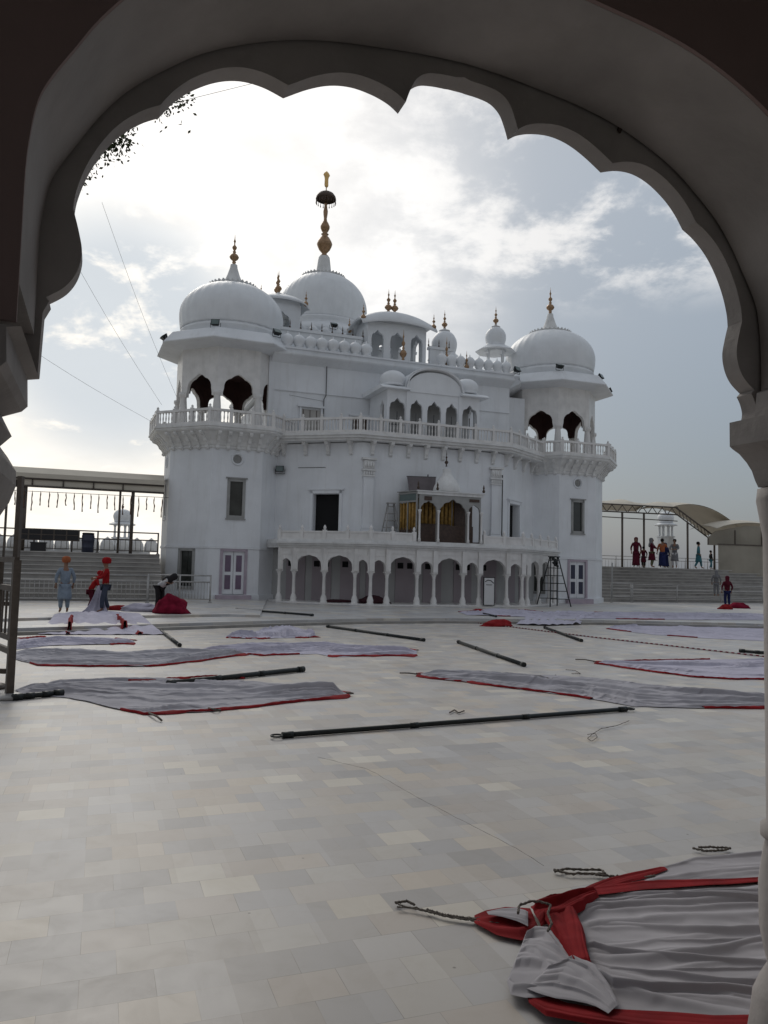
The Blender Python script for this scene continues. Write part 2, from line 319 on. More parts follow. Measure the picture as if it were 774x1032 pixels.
def dome_prof(z0,zm,z1,R0,Rm,R1):
    p=[(R0,z0)]
    for i in range(1,9):
        t=i/8; p.append((R0+(Rm-R0)*math.sin(t*PI/2),z0+(zm-z0)*t))
    for i in range(1,15):
        t=i/14; a=t*math.acos(R1/Rm); p.append((Rm*math.cos(a),zm+(z1-zm)*math.sin(a)/math.sin(math.acos(R1/Rm))))
    return p

# ------------------------------------------------------------ ground
def sheet(name,pts,z,m,kind='structure',z0=None):
    b=MB(); lp=[Vector((x,y,0)) for x,y in pts]; tri=tessellate_polygon([lp]); n=len(lp)
    b.add([(x,y,z) for x,y in pts],tri)
    if z0 is not None: b.add([(x,y,z0) for x,y in pts]+[(x,y,z) for x,y in pts],[(i,(i+1)%n,(i+1)%n+n,i+n) for i in range(n)])
    return tag(b.build(name,m),kind=kind)
sheet('ground',[(-1500,-1500),(1500,-1500),(1500,1500),(-1500,1500)],-.03,M_earth)
sheet('plaza',[(-45,-12),(60,-12),(60,62),(-45,62)],0,M_floor)
edge=[(-40,7),(-8.87,18.2),(-3.53,22.75),(-.46,25.04),(2.19,26.18),(7.5,27.25),(14,27.3),(45,27.3)]
sheet('platform',edge+[(58,60),(-44,60)],.15,M_plat,z0=0)
sheet('platform_upper_step',[(-3.782,24.264),(-4.793,24.379),(-7.998,22.107),(-9.56,20.635),(-10.754,19.044)]+[(-30,20),(-30,36),(-7.5,37),(-5.2,35)],.222,M_plat,z0=.15)
sheet('platform_edge_course',[(x*1.0,y-.34) for x,y in edge]+[(x,y) for x,y in edge[::-1]],.075,M_riser,z0=0)

# ------------------------------------------------------------ the foreground porch and its cusped arch
# porch frame: x along the arch wall, +y outwards through the opening, origin on the floor under the arch centre
TH=R_(20)
def Lw(x,y,z=0,o=(3.017,35.007)): return Vector((o[0]+x*math.cos(TH)-y*math.sin(TH),o[1]+x*math.sin(TH)+y*math.cos(TH),z))
PC=(1.4-1.275*math.cos(TH),2.9-1.275*math.sin(TH))
def crom(P,n=5):
    out=[]
    for i in range(len(P)-1):
        p0=P[max(0,i-1)]; p1=P[i]; p2=P[i+1]; p3=P[min(len(P)-1,i+2)]
        for k in range(n):
            t=k/n; out.append(tuple(.5*((2*p1[c])+(-p0[c]+p2[c])*t+(2*p0[c]-5*p1[c]+4*p2[c]-p3[c])*t*t+(-p0[c]+3*p1[c]-3*p2[c]+p3[c])*t**3) for c in (0,1)))
    out.append(P[-1]); return out
porch=thing('entrance_porch','dark porch with thick scalloped arch framing the whole view, grey plaster underside','porch',(PC[0],PC[1],0),TH)
half=[(0,3.345),(.03,3.338),(.08,3.335),(.13,3.325),(.165,3.298),(.185,3.258),(.20,3.214),
 (.235,3.237),(.29,3.255),(.36,3.263),(.43,3.252),(.50,3.222),(.575,3.176),
 (.64,3.195),(.71,3.197),(.78,3.175),(.85,3.130),(.90,3.080),(.935,3.030),
 (.985,3.000),(1.04,2.95),(1.085,2.885),(1.12,2.81),(1.14,2.74),(1.145,2.69),
 (1.128,2.63),(1.118,2.575),(1.128,2.52),(1.155,2.475),(1.20,2.44),(1.185,2.425),(1.20,2.40),(1.21,2.365),(1.205,2.335)]
def lobes_smooth(P,cus):
    idx=[0]+[i for i,p in enumerate(P) if p in cus]+[len(P)-1]; out=[]
    for a,b_ in zip(idx,idx[1:]):
        if b_>a: out+=crom(P[a:b_+1],5)[:-1]
    return out+[P[-1]]
half=lobes_smooth(half,{(.20,3.214),(.575,3.176),(.935,3.030),(1.145,2.69),(1.20,2.44),(1.185,2.425)})
cap=[(1.15,2.325),(1.15,2.235),(1.165,2.225),(1.195,2.21),(1.23,2.18),(1.255,2.15),(1.27,2.115),(1.285,2.09)]
b=MB()
rh=half; lh=[(-x,z) for x,z in half[1:]][::-1]
outer=[(1.36,2.335),(1.36,3.62),(-1.36,3.62),(-1.36,2.335)]
lp=[(-1.209,2.237),(-1.205,2.40)]+[p for p in lh if p[1]>2.43]+rh+[(1.36,2.335),(1.36,3.62),(-1.36,3.62),(-1.36,2.237)]
b.poly([lp],fr(0,-.07),.07)
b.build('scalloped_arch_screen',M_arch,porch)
sm=[(0,3.385),(.14,3.378),(.28,3.363),(.42,3.345),(.56,3.315),(.70,3.265),(.83,3.20),(.93,3.125),(1.02,3.045),(1.09,2.955),(1.14,2.87),(1.18,2.80),(1.205,2.74),(1.217,2.66),(1.222,2.58),(1.222,2.42),(1.222,2.335)]
sm=crom(sm,4)
sml=[(-x,z) for x,z in sm[1:]][::-1]
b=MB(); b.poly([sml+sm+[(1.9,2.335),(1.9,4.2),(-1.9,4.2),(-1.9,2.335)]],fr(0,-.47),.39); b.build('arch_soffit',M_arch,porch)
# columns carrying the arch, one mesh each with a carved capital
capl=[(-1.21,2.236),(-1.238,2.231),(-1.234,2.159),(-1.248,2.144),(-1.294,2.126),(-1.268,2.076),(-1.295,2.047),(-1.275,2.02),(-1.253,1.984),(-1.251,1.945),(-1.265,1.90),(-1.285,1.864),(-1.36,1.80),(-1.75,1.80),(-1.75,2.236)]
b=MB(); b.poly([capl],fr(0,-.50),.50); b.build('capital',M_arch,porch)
b=MB(); b.poly([[(x,z) for x,z in cap]+[(1.75,2.085),(1.75,2.325)]],fr(0,-.49),.49)
b.poly([[(1.175,2.33),(1.185,2.42),(1.24,2.45),(1.6,2.45),(1.6,2.33)]],fr(0,-.455),.36); b.build('capital',M_arch,porch)
prof=[(.20,0),(.20,.10),(.188,.18),(.18,.25),(.155,.31),(.128,.36),(.142,.42),(.156,.50),(.157,.64),(.138,.77),(.13,.80),(.148,.815),(.148,.85),(.128,.865),(.128,1.9),(.14,1.98),(.15,2.04),(.145,2.083)]
for cx in (1.398,-1.56):
    for cy in (-.085,-.38):
        b=MB(); b.lathe([(r_,min(z,1.798) if cx<0 else z) for r_,z in prof[:15 if cx<0 else 18]],20,(cx+(.08 if cy<-.2 else 0),cy),smooth=True); b.build('column',M_arch,porch)
b=MB()   # wall plane of the room side, above and beside the arch
nr=[(-x,z) for x,z in sm[1:]][::-1]+sm
b.poly([nr+[(1.222,2.335),(1.222,2.25),(1.75,2.25),(1.75,2.32),(5.5,2.32),(5.5,5.2),(-5.5,5.2),(-5.5,2.32),(-1.75,2.32),(-1.75,2.25),(-1.222,2.25),(-1.222,2.335)][1:-1]],fr(0,-.484),.013)
b.build('inner_wall',M_archin,porch)
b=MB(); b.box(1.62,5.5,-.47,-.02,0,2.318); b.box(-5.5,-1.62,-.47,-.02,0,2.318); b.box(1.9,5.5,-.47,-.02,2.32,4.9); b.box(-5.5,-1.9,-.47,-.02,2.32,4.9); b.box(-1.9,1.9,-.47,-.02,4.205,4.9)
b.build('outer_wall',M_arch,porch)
b=MB(); b.box(-14,14,-.47,-.02,4.92,10); b.box(-14,-5.52,-.47,-.02,0,4.9); b.box(5.52,14,-.47,-.02,0,4.9); b.build('sky_block_wall',M_arch,porch)  # added unseen wall, blocks the sky behind to darken the near floor
b=MB(); b.loft([[(x,y,z) for y,z in ((-.015,5.02),(2.0,4.98),(2.25,4.93),(2.25,5.0),(2.0,5.08),(-.015,5.35))] for x in (-14,14)]); b.build('eave',M_arch,porch)  # added overhang out of view, shades the floor just outside the arch
b=MB(); b.box(-5.5,5.5,-6.2,-.486,4.6,4.9); b.build('ceiling',M_archin,porch)
b=MB(); b.box(-5.5,-5.2,-6.2,-.486,.01,4.595); b.box(5.2,5.5,-6.2,-.486,.01,4.595)
b.poly([[(-5.2,.01),(-3.4,.01),(-3.4,2.6),(-2.2,3.4),(2.2,3.4),(3.4,2.6),(3.4,.01),(5.2,.01),(5.2,4.595),(-5.2,4.595)]],fr(0,-6.2),.3)
b.build('room_wall',M_archin,porch)

# ------------------------------------------------------------ the white domed hall
hall=thing('domed_hall','large white two storey shrine hall with corner dome towers and gilded finials','building',(3.017,35.007,0),TH)
ZB=.15
# lower storey walls: centre and two canted sides, with real door openings
def door_poly(b,T,ln,z0,z1,holes,thick=.35): b.poly([[(0,z0),(ln,z0),(ln,z1),(0,z1)]]+[[(x0,a0),(x1,a0),(x1,a1),(x0,a1)] for x0,x1,a0,a1 in holes],T,thick)
KL=(-3.6,2.0); KR=(3.6,2.0); EL=(-7.2,4.75); ER=(7.2,4.75)
b=MB()
DA,DB=2.12,3.42
T,ln=between(EL,KL); TLc=T; lnc=ln
door_poly(b,T,ln,3.0,7.6,[(DA,DB,3.06,5.2)])
T2,_=between(KL,KR); door_poly(b,T2,7.2,3.0,7.6,[(2.6,4.6,3.06,5.1)])
T3,_=between(KR,ER); door_poly(b,T3,ln,3.0,7.6,[(ln-DB,ln-DA,3.06,5.2)])
b.box(-7.6,5.5,4.6,4.95,7.9,11.95); T9,l9=between((5.502,4.602),(7.2,7.6)); b.box(0,l9,0,.3,7.9,11.95,T9)
b.box(-6.8,6.8,5.2,12,0,11.3)
b.build('wall',M_white,hall)
b=MB(); b.box(-7.4,5.4,4.62,18.5,11.952,12.10); b.box(5.4,7.4,7.4,18.5,11.952,12.10); b.build('roof_deck',M_stained,hall)
b=MB(); b.box(-6.6,6.6,12.1,18.4,0,11.34); b.build('rear_wall',M_white,hall)
# black panels painting the unlit dark seen through the open doors
for nm,T_,x0,x1 in (('L',TLc,DA,DB),('R',T3,lnc-DB,lnc-DA)):
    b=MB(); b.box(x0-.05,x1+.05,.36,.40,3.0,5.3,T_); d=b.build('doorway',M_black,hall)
    f=MB(); 
    for a0,a1,q0,q1 in ((x0-.16,x0-.02,3.05,5.36),(x1+.02,x1+.16,3.05,5.36),(x0-.17,x1+.17,5.22,5.38),(x0-.27,x1+.27,5.382,5.45)): f.box(a0,a1,-.06 if q0<5.38 else -.11,.04,q0,q1,T_)
    f.build('door_frame',M_white,d)
b=MB(); b.box(-1,1,2.36,2.4,3.0,5.2); b.build('doorway',M_black,hall)  # black panel painting the dark behind the centre doorway
# pilasters with carved capitals
for sx in (-1,1):
    b=MB(); x=sx*3.32
    b.box(x-.24,x+.24,1.86,1.998,3.0,6.3); b.box(x-.31,x+.31,1.80,1.997,3.0,3.55); b.box(x-.28,x+.28,1.82,1.996,3.57,3.75)
    p=b.build('pilaster',M_white,hall)
    b=MB(); b.box(x-.30,x+.30,1.80,1.995,6.0,6.08)
    for i in range(5): b.box(x-.28+.115*i,x-.19+.115*i,1.79,1.9,6.09,6.24)
    b.box(x-.33,x+.33,1.77,1.994,6.26,6.36); b.box(x-.26,x+.26,1.80,1.993,6.38,6.75)
    for i in range(4): b.lathe([(.03,6.42),(.07,6.5),(.05,6.62),(.02,6.70)],8,(x-.19+.127*i,1.80))
    b.box(x-.36,x+.36,1.74,1.992,6.77,6.87)
    b.build('pilaster_capital',M_stained,p)
# upper storey trim, door heads
b=MB()
for T8,l8 in (between((-7.5,4.6),(5.5,4.6)),between((5.5,4.6),(7.2,7.6))):
    b.box(0,l8,-.60,.3,11.96,12.04,T8); b.loft([[T8@Vector((x,y,z)) for y,z in ((-.005,11.62),(-.56,11.90),(-.60,11.958),(-.005,11.958))] for x in (0,l8)])
    b.box(0,l8,-.48,.3,12.042,12.22,T8); b.box(0,l8,-.56,.3,12.222,12.30,T8)
b.build('roof_cornice',M_white,hall)
b=MB(); b.box(-7.3,5.48,4.53,4.598,10.25,10.29); b.build('string_course',M_white,hall)
YO=1.35
for x0,x1,z1 in ((-5.95,-5.0,(-5.54,4.6,9.428)[2]),(-3.35,-2.6,(-3.6,4.6,9.209)[2])):
    b=MB(); b.box(x0,x1,3.20+YO,3.247+YO,8.1,z1); d=b.build('upper_door',M_wood if x0>-4.5 else M_stair,hall)
    f=MB(); f.box(x0-.1,x0-.005,3.15+YO,3.245+YO,8.1,z1+.1); f.box(x1+.005,x1+.1,3.15+YO,3.245+YO,8.1,z1+.1); f.box(x0-.2,x1+.2,3.08+YO,3.244+YO,z1+.102,z1+.2); f.build('door_frame',M_white,d)
    if x0<-4.5:
        f=MB()
        for i in range(3): f.box(x0+.08+.33*i,x0+.10+.33*i,3.17+YO,3.199+YO,8.1,z1-.03)
        f.build('door_board',M_wood,d)
# ---- balcony round the middle of the hall
bal=[(-7.0,3.6),(-3.9,1.5),(3.9,1.5),(7.0,3.6)]
def corbel(b,T,x,z0,z1,dep,wd=.13):
    h=z1-z0; pr=[(0,z0),(.08,z0+.02),(.14,z0+.10*h),(.10,z0+.22*h),(.16,z0+.36*h),(dep*.42,z0+.46*h),(dep*.5,z0+.60*h),(dep*.62,z0+.72*h),(dep*.92,z0+.80*h),(dep,z0+.90*h),(dep,z1),(0,z1)]
    v0=[T@Vector((x-wd/2,-a,z)) for a,z in pr]; v1=[T@Vector((x+wd/2,-a,z)) for a,z in pr]
    n=len(pr); tri=tessellate_polygon([[Vector((a,z,0)) for a,z in pr]])
    b.add(v0+v1,[t for t in tri]+[(c+n,bb+n,a+n) for a,bb,c in tri]+[(i,(i+1)%n,(i+1)%n+n,i+n) for i in range(n)])
def rail_run(b,bb,p,q,z,first=True,last=True,h=.72):
    """posts and rails into b, balusters into bb"""
    T,ln=between(p,q); n=max(1,round(ln/.95))
    for i in range(0 if first else 1,n+1 if last else n):
        x=ln*i/n; b.box(x-.07,x+.07,-.07,.07,z,z+h+.06,T); 
        c=T@Vector((x,0,0)); b.lathe([(.07,z+h+.06),(.03,z+h+.08),(.06,z+h+.12),(.05,z+h+.16),(.01,z+h+.2)],8,(c.x,c.y))
    b.box(0,ln,-.065,.065,z,z+.12,T); b.box(0,ln,-.075,.075,z+h-.1,z+h,T)
    m=n*6
    for i in range(m):
        if i%6==0: continue
        x=ln*i/m; c=T@Vector((x,0,0)); b.cur=b.cur
        bb.lathe([(.045,z+.12),(.02,z+.2),(.035,z+.34),(.018,z+.5),(.04,z+h-.1)],6,(c.x,c.y),caps=False)
b=MB(); T,ln=None,None
# slab
pts=[(-7.6,5.0),(-7.1,3.55),(-3.93,1.38),(3.93,1.38),(7.1,3.55),(7.6,5.0)]
tri=tessellate_polygon([[Vector((x,y,0)) for x,y in pts]]); n=len(pts)
for z0,z1,o in ((7.86,7.96,0),(7.74,7.858,.08),(7.64,7.738,.18)):
    q=[(x,y+o*1.2) for x,y in pts]
    b.add([(x,y,z0) for x,y in q]+[(x,y,z1) for x,y in q],[t for t in tri]+[(c+n,d+n,a+n) for a,d,c in tri]+[(i,(i+1)%n,(i+1)%n+n,i+n) for i in range(n)])
slab=b.build('balcony_slab',M_stained,hall)
for p,q,k in ((EL,KL,4),(KL,KR,8),(KR,ER,4)):
    T,ln=between(p,q)
    for i in range(k): b=MB(); corbel(b,T,ln*(i+.5)/k,7.0,7.64,.42,.16); b.build('corbel',M_stained,slab)
b=MB(); bb=MB()
for i in range(3): rail_run(b,bb,bal[i],bal[i+1],7.96,i==0,True)
rl=b.build('balcony_railing',M_marble,slab); bb.build('balusters',M_marble,slab)
# ---- corner tower
def oct(R,z=0,rot=PI/8): return [(R*math.cos(rot+PI/4*i),R*math.sin(rot+PI/4*i)) for i in range(8)]
def ocf(R,i):   # frame of octagon side i; side 5 faces -y
    v=oct(R); return between(v[i],v[(i+1)%8])
TR=3.05
def build_tower():
    b=MB()
    for i in range(8):
        T,ln=ocf(TR,i); holes=[]
        if i in (5,3,7,1):
            c=ln/2; holes=[[(c-.33,3.98),(c+.33,3.98),(c+.33,5.62),(c-.33,5.62)],[(c+.20*math.cos(a*PI/8),6.62+.20*math.sin(a*PI/8)) for a in range(16)]]
            if i==5: holes.append([(c-.55,.42),(c+.55,.42),(c+.55,2.42),(c-.55,2.42)])
        if i==4:
            c=ln/2; holes=[[(c-.36,.75),(c+.36,.75),(c+.36,2.4),(c-.36,2.4)]]
        b.poly([[(0,.15),(ln,.15),(ln,7.45),(0,7.45)]]+holes,T,.22)
    t=b.build('corner_tower',M_white,hall)
    b=MB(); b.ngon(TR+.10,.15,.42); b.ngon(TR+.045,2.50,2.58); b.ngon(TR+.02,2.585,2.62); b.build('plinth_and_ledge',M_white,t)
    b=MB(); b.ngon(TR-.5,.2,7.4); b.build('dark_core_fill',M_black,t)  # black filling that paints the darkness of the hollow shaft
    for i in (5,3,7):
        T,ln=ocf(TR,i); c=ln/2
        f=MB()
        for x0,x1,z0,z1 in ((c-.42,c-.29,3.9,5.7),(c+.29,c+.42,3.9,5.7),(c-.415,c+.415,5.58,5.71),(c-.415,c+.415,3.89,4.02)): f.box(x0,x1,-.03,.10,z0,z1,T)
        f.box(c-.50,c+.50,-.07,.02,5.712,5.77,T); f.box(c-.46,c+.46,-.06,.02,3.82,3.888,T)
        w_=f.build('window',M_frame if i==5 else M_white,t)
        g_=MB(); g_.box(c-.33,c+.33,.08,.10,4.0,5.6,T); g_.build('pane',M_glassd,w_)
        f=MB(); ring=[T@Vector((c+.26*math.cos(a*PI/12),-.02,6.62+.26*math.sin(a*PI/12))) for a in range(24)]; f.tube(ring,.045,6,True)
        w_=f.build('roundel',M_white,t)
        f=MB(); f.poly([[(c+.21*math.cos(a*PI/8),6.62+.21*math.sin(a*PI/8)) for a in range(16)]],T@Matrix.Translation((0,.06,0)),.02)
        for a in range(4): f.poly([[(c+.17*math.cos((a+k)*PI/2+.3*(1-2*(k>0)) ),6.62+.17*math.sin((a+k)*PI/2+.3*(1-2*(k>0)))) for k in (0,1)]+[(c,6.62)]],T@Matrix.Translation((0,.04,0)),.015)
        f.build('roundel_grille',M_frame,w_)
    T,ln=ocf(TR,4); c=ln/2; f=MB()
    for x0,x1,z0,z1 in ((c-.46,c-.33,.7,2.46),(c+.33,c+.46,.7,2.46),(c-.455,c+.455,2.36,2.47),(c-.455,c+.455,.62,.74)): f.box(x0,x1,-.04,.1,z0,z1,T)
    w_=f.build('window',M_frame,t); g_=MB(); g_.box(c-.36,c+.36,.08,.10,.7,2.4,T); g_.box(c-.02,c+.02,.05,.075,.7,2.4,T); g_.build('pane',M_glassd,w_)
    # flared cornice, corbels, balcony, railing
    b=MB()
    rg=[]
    for R,z in ((TR+.01,7.05),(TR+.06,7.10),(TR+.06,7.18),(TR+.12,7.22),(TR+.22,7.40),(TR+.46,7.62),(TR+.60,7.74),(TR+.74,7.80),(TR+.80,7.86),(TR+.80,7.93),(TR+.86,7.95),(TR+.86,8.03)): rg.append([(x,y,z) for x,y in oct(R)])
    b.loft(rg); 
    b.build('flared_balcony',M_stained,t)
    for i in (3,4,5,6,7):
        T,ln=ocf(TR+.05,i)
        for k in range(5): b=MB(); corbel(b,T,ln*(k+.5)/5,7.0,7.78,.62,.15); b.build('corbel',M_stained,t)
    b=MB(); bb=MB(); v=oct(3.78)
    for i in range(8): rail_run(b,bb,v[i],v[(i+1)%8],8.03,False,True)
    b.build('railing',M_marble,t); bb.build('balusters',M_marble,t)
    # open pavilion
    R2=2.62; v=oct(R2-.12)
    for x,y in v:
        b=MB(); b.lathe([(.26,8.03),(.26,8.25),(.21,8.3),(.235,8.5),(.20,8.9),(.15,9.55),(.16,9.62),(.22,9.7),(.22,9.82)],10,(x,y),rot=.3); b.build('column',M_marble,t)
    b=MB()
    for i in range(8):
        T,ln=ocf(R2,i); c=ln/2
        b.poly([arch_panel(.72,9.75,.92,0,ln,9.62,12.05,c,lobes=1,depth=.09,point=.05)],T,.2)
    b.build('arch_screen',M_marble,t)
    b=MB()
    for i in range(8):
        T,ln=ocf(R2-.235,i); c=ln/2
        b.poly([arch_panel(.69,9.8,.90,0,ln,9.83,11.6,c,lobes=1,depth=.09,point=.05)],T,.04)
    b.ngon(R2-.1,11.40,11.5); b.build('inner_lining',M_maroon,t)
    b=MB(); b.loft([[(x,y,z) for x,y in oct(R)] for R,z in ((2.2,11.62),(R2+.02,11.9),(3.58,12.02),(3.66,12.06),(3.66,12.10),(3.22,12.62),(3.16,12.66),(2.4,12.70))]); b.build('eave',M_white,t)
    b=MB(); b.lathe([(2.42,12.70),(2.46,12.74),(2.46,13.0),(2.50,13.04),(2.50,13.12),(2.44,13.16),(2.44,13.22)],64); b.lathe(dome_prof(13.22,14.0,15.58,2.47,2.56,1.14),128,flute=.012,nf=32); b.build('dome',M_dome,t)
    b=MB(); b.lathe([(1.12,15.55),(1.19,15.58),(1.19,15.63),(.9,15.70),(.58,15.78),(.44,15.95),(.30,16.3),(.19,16.65),(.17,16.82)],32)
    for k in range(32):
        a=2*PI*k/32; T=Matrix.Rotation(a,4,'Z')@Matrix.Translation((1.17,0,15.62))@Matrix.Rotation(R_(35),4,'Y'); b.lathe([(.02,-.09),(.08,-.02),(.085,.03),(.02,.10)],6,sx=.5,T=T)
    b.build('lotus_crown',M_stained,t)
    b=MB(); b.lathe(finial_prof(16.8,18.42,.24),16); b.build('finial',M_gold,t)
    # door
    T,ln=ocf(TR,5); c=ln/2; f=MB()
    for x0,x1,z0,z1 in ((c-.62,c-.50,.42,2.48),(c+.50,c+.62,.42,2.48),(c-.615,c+.615,2.38,2.485)): f.box(x0,x1,-.05,.1,z0,z1,T)
    f.box(c-.8,c+.8,-.35,.0,.152,.40,T)
    dr=f.build('door',M_lav,t)
    return t
tower=build_tower(); tower.location=(-9.2,6.5,0); tower.rotation_euler.z=R_(2)
tower2=copy_tree(tower,hall,(9.2,6.5,0),R_(1))
# leaves of the ground floor doors (lilac panels on the left tower, navy on the right)
for tw,pm in ((tower,M_purple),(tower2,M_navy)):
    T,ln=ocf(TR,5); c=ln/2
    b=MB(); b.box(c-.5,c-.01,.05,.09,.44,2.4,T); b.box(c+.01,c+.5,.05,.09,.44,2.4,T); lf=b.build('door_leaf',M_white,tw)
    for x in (c-.38,c+.12):
        for z0,z1 in ((.66,1.30),(1.46,2.20)):
            b=MB(); b.box(x,x+.26,.03,.049,z0,z1,T); q=b.build('door_panel',pm,lf)
    for z0,z1 in ((.44,.62),(1.32,1.44),(2.24,2.4)):
        pass
# drain pipes on the ground storey
b=MB(); b.tube([(9.2+2.95,4.6,.4),(9.2+2.95,4.6,2.4)],.04,8); b.tube([(-2.9,1.85,11.0),(-2.9,1.85,11.0)],.01)
b.build('drain_pipe',M_frame,hall)
b=MB(); b.tube([(-4.75,4.53,11.9),(-4.75,4.53,10.2),(-4.85,4.53,10.0),(-4.85,4.53,9.3),(-4.88,4.53,8.1)],.022,6)
b.tube([(-4.85,4.53,9.9),(-6.6,4.53,10.05)],.008,5); b.tube([(3.62,1.80,6.5),(3.62,1.80,3.2)],.03,6)
b.tube([TLc@Vector((1.3,-.02,6.45)),TLc@Vector((2.7,-.02,6.45))],.012,5)
b.build('wall_cable',M_wire,hall)
# ---- roof parapet of lotus bud merlons
def merlon_row(name,p,q,z,n,r=.30,parent=None,h=.85):
    b=MB()
    for i in range(n):
        t=(i+.5)/n; x=p[0]+(q[0]-p[0])*t; y=p[1]+(q[1]-p[1])*t
        b.lathe([(r*.95,z),(r*.98,z+.05*h),(r*.55,z+.14*h),(r*.78,z+.3*h),(r,z+.52*h),(r*.92,z+.7*h),(r*.55,z+.87*h),(r*.12,z+.96*h),(r*.05,z+1.12*h)],14,(x,y),flute=.04,nf=8)
    return b.build(name,M_dome,parent)
merlon_row('parapet_merlons',(-7.1,4.35),(-2.5,4.35),12.30,8,.33,hall,.74)
merlon_row('parapet_merlons',(1.1,4.35),(5.4,4.35),12.30,8,.29,hall,.74)
b=MB(); 
for x0,x1,n in ((-7.0,-2.6,9),(1.1,2.3,3)):
    for i in range(n):
        x=x0+(x1-x0)*i/(n-1); b=MB(); b.lathe([(.04,13.65),(.05,13.73),(.015,13.8),(.03,13.88),(.005,14.1)],6,(x,5.5)); b.build('parapet_spike',M_bronze,hall)
b=MB(); b.box(-7.0,-2.7,5.42,5.64,12.1,13.50); b.box(-7.1,-2.65,5.35,5.72,13.502,13.64); b.build('parapet_wall',M_dome,hall); b=MB(); b.box(1.15,2.4,5.42,5.64,12.1,13.50); b.box(1.1,2.5,5.35,5.72,13.502,13.64); b.build('parapet_wall',M_dome,hall)
# ---- curved roof kiosks (bangla roof), built facing -y at their own origin
def bangla(b,w,d,z0,rise,ov=.25,n=14,sag=.28):
    """a curved roof: ridge along x bowing up, eaves drooping at the ends"""
    g=[]
    for i in range(n+1):
        u=-1+2*i/n; row=[]
        for j in range(n+1):
            v=-1+2*j/n
            z=z0+rise*math.sqrt(max(0,1-abs(v)**2.4))*(1-.42*abs(u)**2.2)-sag*(abs(u)**2.2)
            row.append((u*(w/2+ov),v*(d/2+ov),z))
        g.append(row)
    vs=[p for r in g for p in r]; m=n+1
    fs=[(i*m+j,(i+1)*m+j,(i+1)*m+j+1,i*m+j+1) for i in range(n) for j in range(n)]
    vs2=[(x*.985,y*.985,z-.07) for x,y,z in vs]; o=len(vs)
    b.add(vs+vs2,fs+[(a+o,d_+o,c_+o,b_+o) for a,b_,c_,d_ in fs],True)
    ring=[i*m for i in range(m)]+[n*m+j for j in range(1,m)]+[i*m+n for i in range(n-1,-1,-1)]+[j for j in range(n-1,0,-1)]
    b.add(vs+vs2,[(ring[k],ring[(k+1)%len(ring)],ring[(k+1)%len(ring)]+o,ring[k]+o) for k in range(len(ring))])
def roof_kiosk():
    w_,d_=2.9,2.0; z0=0
    b=MB()
    for k,(cx,hw) in enumerate(((-.93,.32),(0,.38),(.93,.32))):
        for T in (fr(0,-d_/2),):
            pass
    T=fr(-w_/2,-d_/2); 
    for off in (0,d_-.16):
        T=fr(-w_/2,-d_/2+off)
        for x0,x1,hw in ((0,.95,.30),(.95,1.95,.35),(1.95,2.9,.30)):
            b.poly([arch_panel(hw,1.15,.48,x0,x1,.0,2.05,(x0+x1)/2,lobes=1,depth=.12,point=.2)],T,.16)
    for sx in (-1,1):
        T=fr(sx*w_/2-(.16 if sx>0 else 0),-d_/2+.16,0,PI/2)
        T=Matrix.Translation((sx*w_/2+(0 if sx>0 else .16),-d_/2+.16,0))@Matrix.Rotation(PI/2,4,'Z')
        b.poly([arch_panel(.42,1.15,.5,0,d_-.32,.0,2.05,(d_-.32)/2,lobes=1,depth=.12,point=.2)],T,.155)
    k=b.build('roof_kiosk',M_dome,hall)
    b=MB(); bangla(b,w_,d_,2.12,.75,.42,14,.30); b.box(-w_/2+.05,w_/2-.05,-d_/2+.05,d_/2-.05,2.052,2.3); b.build('curved_roof',M_dome,k)
    b=MB(); b.box(-.5,.5,-.12,.12,2.85,2.93)
    b.build('ridge',M_stained,k)
    for x in (-.16,.16):
        b=MB(); b.lathe(finial_prof(2.90,4.25,.19),12,(x,0)); b.build('finial',M_gold,k)
    for x in (-1.75,1.75):
        for y in (-1.2,1.2):
            b=MB(); b.lathe([(.05,1.98),(.12,2.05),(.13,2.15),(.05,2.25)]+[(r,z) for r,z in finial_prof(2.25,2.85,.08)],10,(x,y)); b.build('corner_finial',M_gold2 if 0 else M_gold,k)
    return k
k1=roof_kiosk(); k1.location=(-.8,6.2,12.45); k1.scale=(1.12,1,1.0)
k2=copy_tree(k1,hall,(-6.45,8.8,13.5),R_(90)); k2.scale=(.9,1,1)
b=MB(); b.box(-2.6,1.0,5.0,7.5,12.102,12.448); b.box(-7.6,-5.2,7.2,10.4,11.5,13.498); b.box(-2.7,1.1,4.9,7.6,12.4,12.5); b.build('kiosk_base',M_dome,hall)
# gilt pots standing on the parapet beside the kiosk
for x,y,z,h,r in ((-.75,4.45,12.3,1.75,.19),(1.75,4.6,12.5,1.5,.16),(2.722,4.2,12.075)+(1.2,.15),):
    b=MB(); b.lathe(finial_prof(z,z+h,r),12,(x,y)); b.build('finial',M_gold,hall)
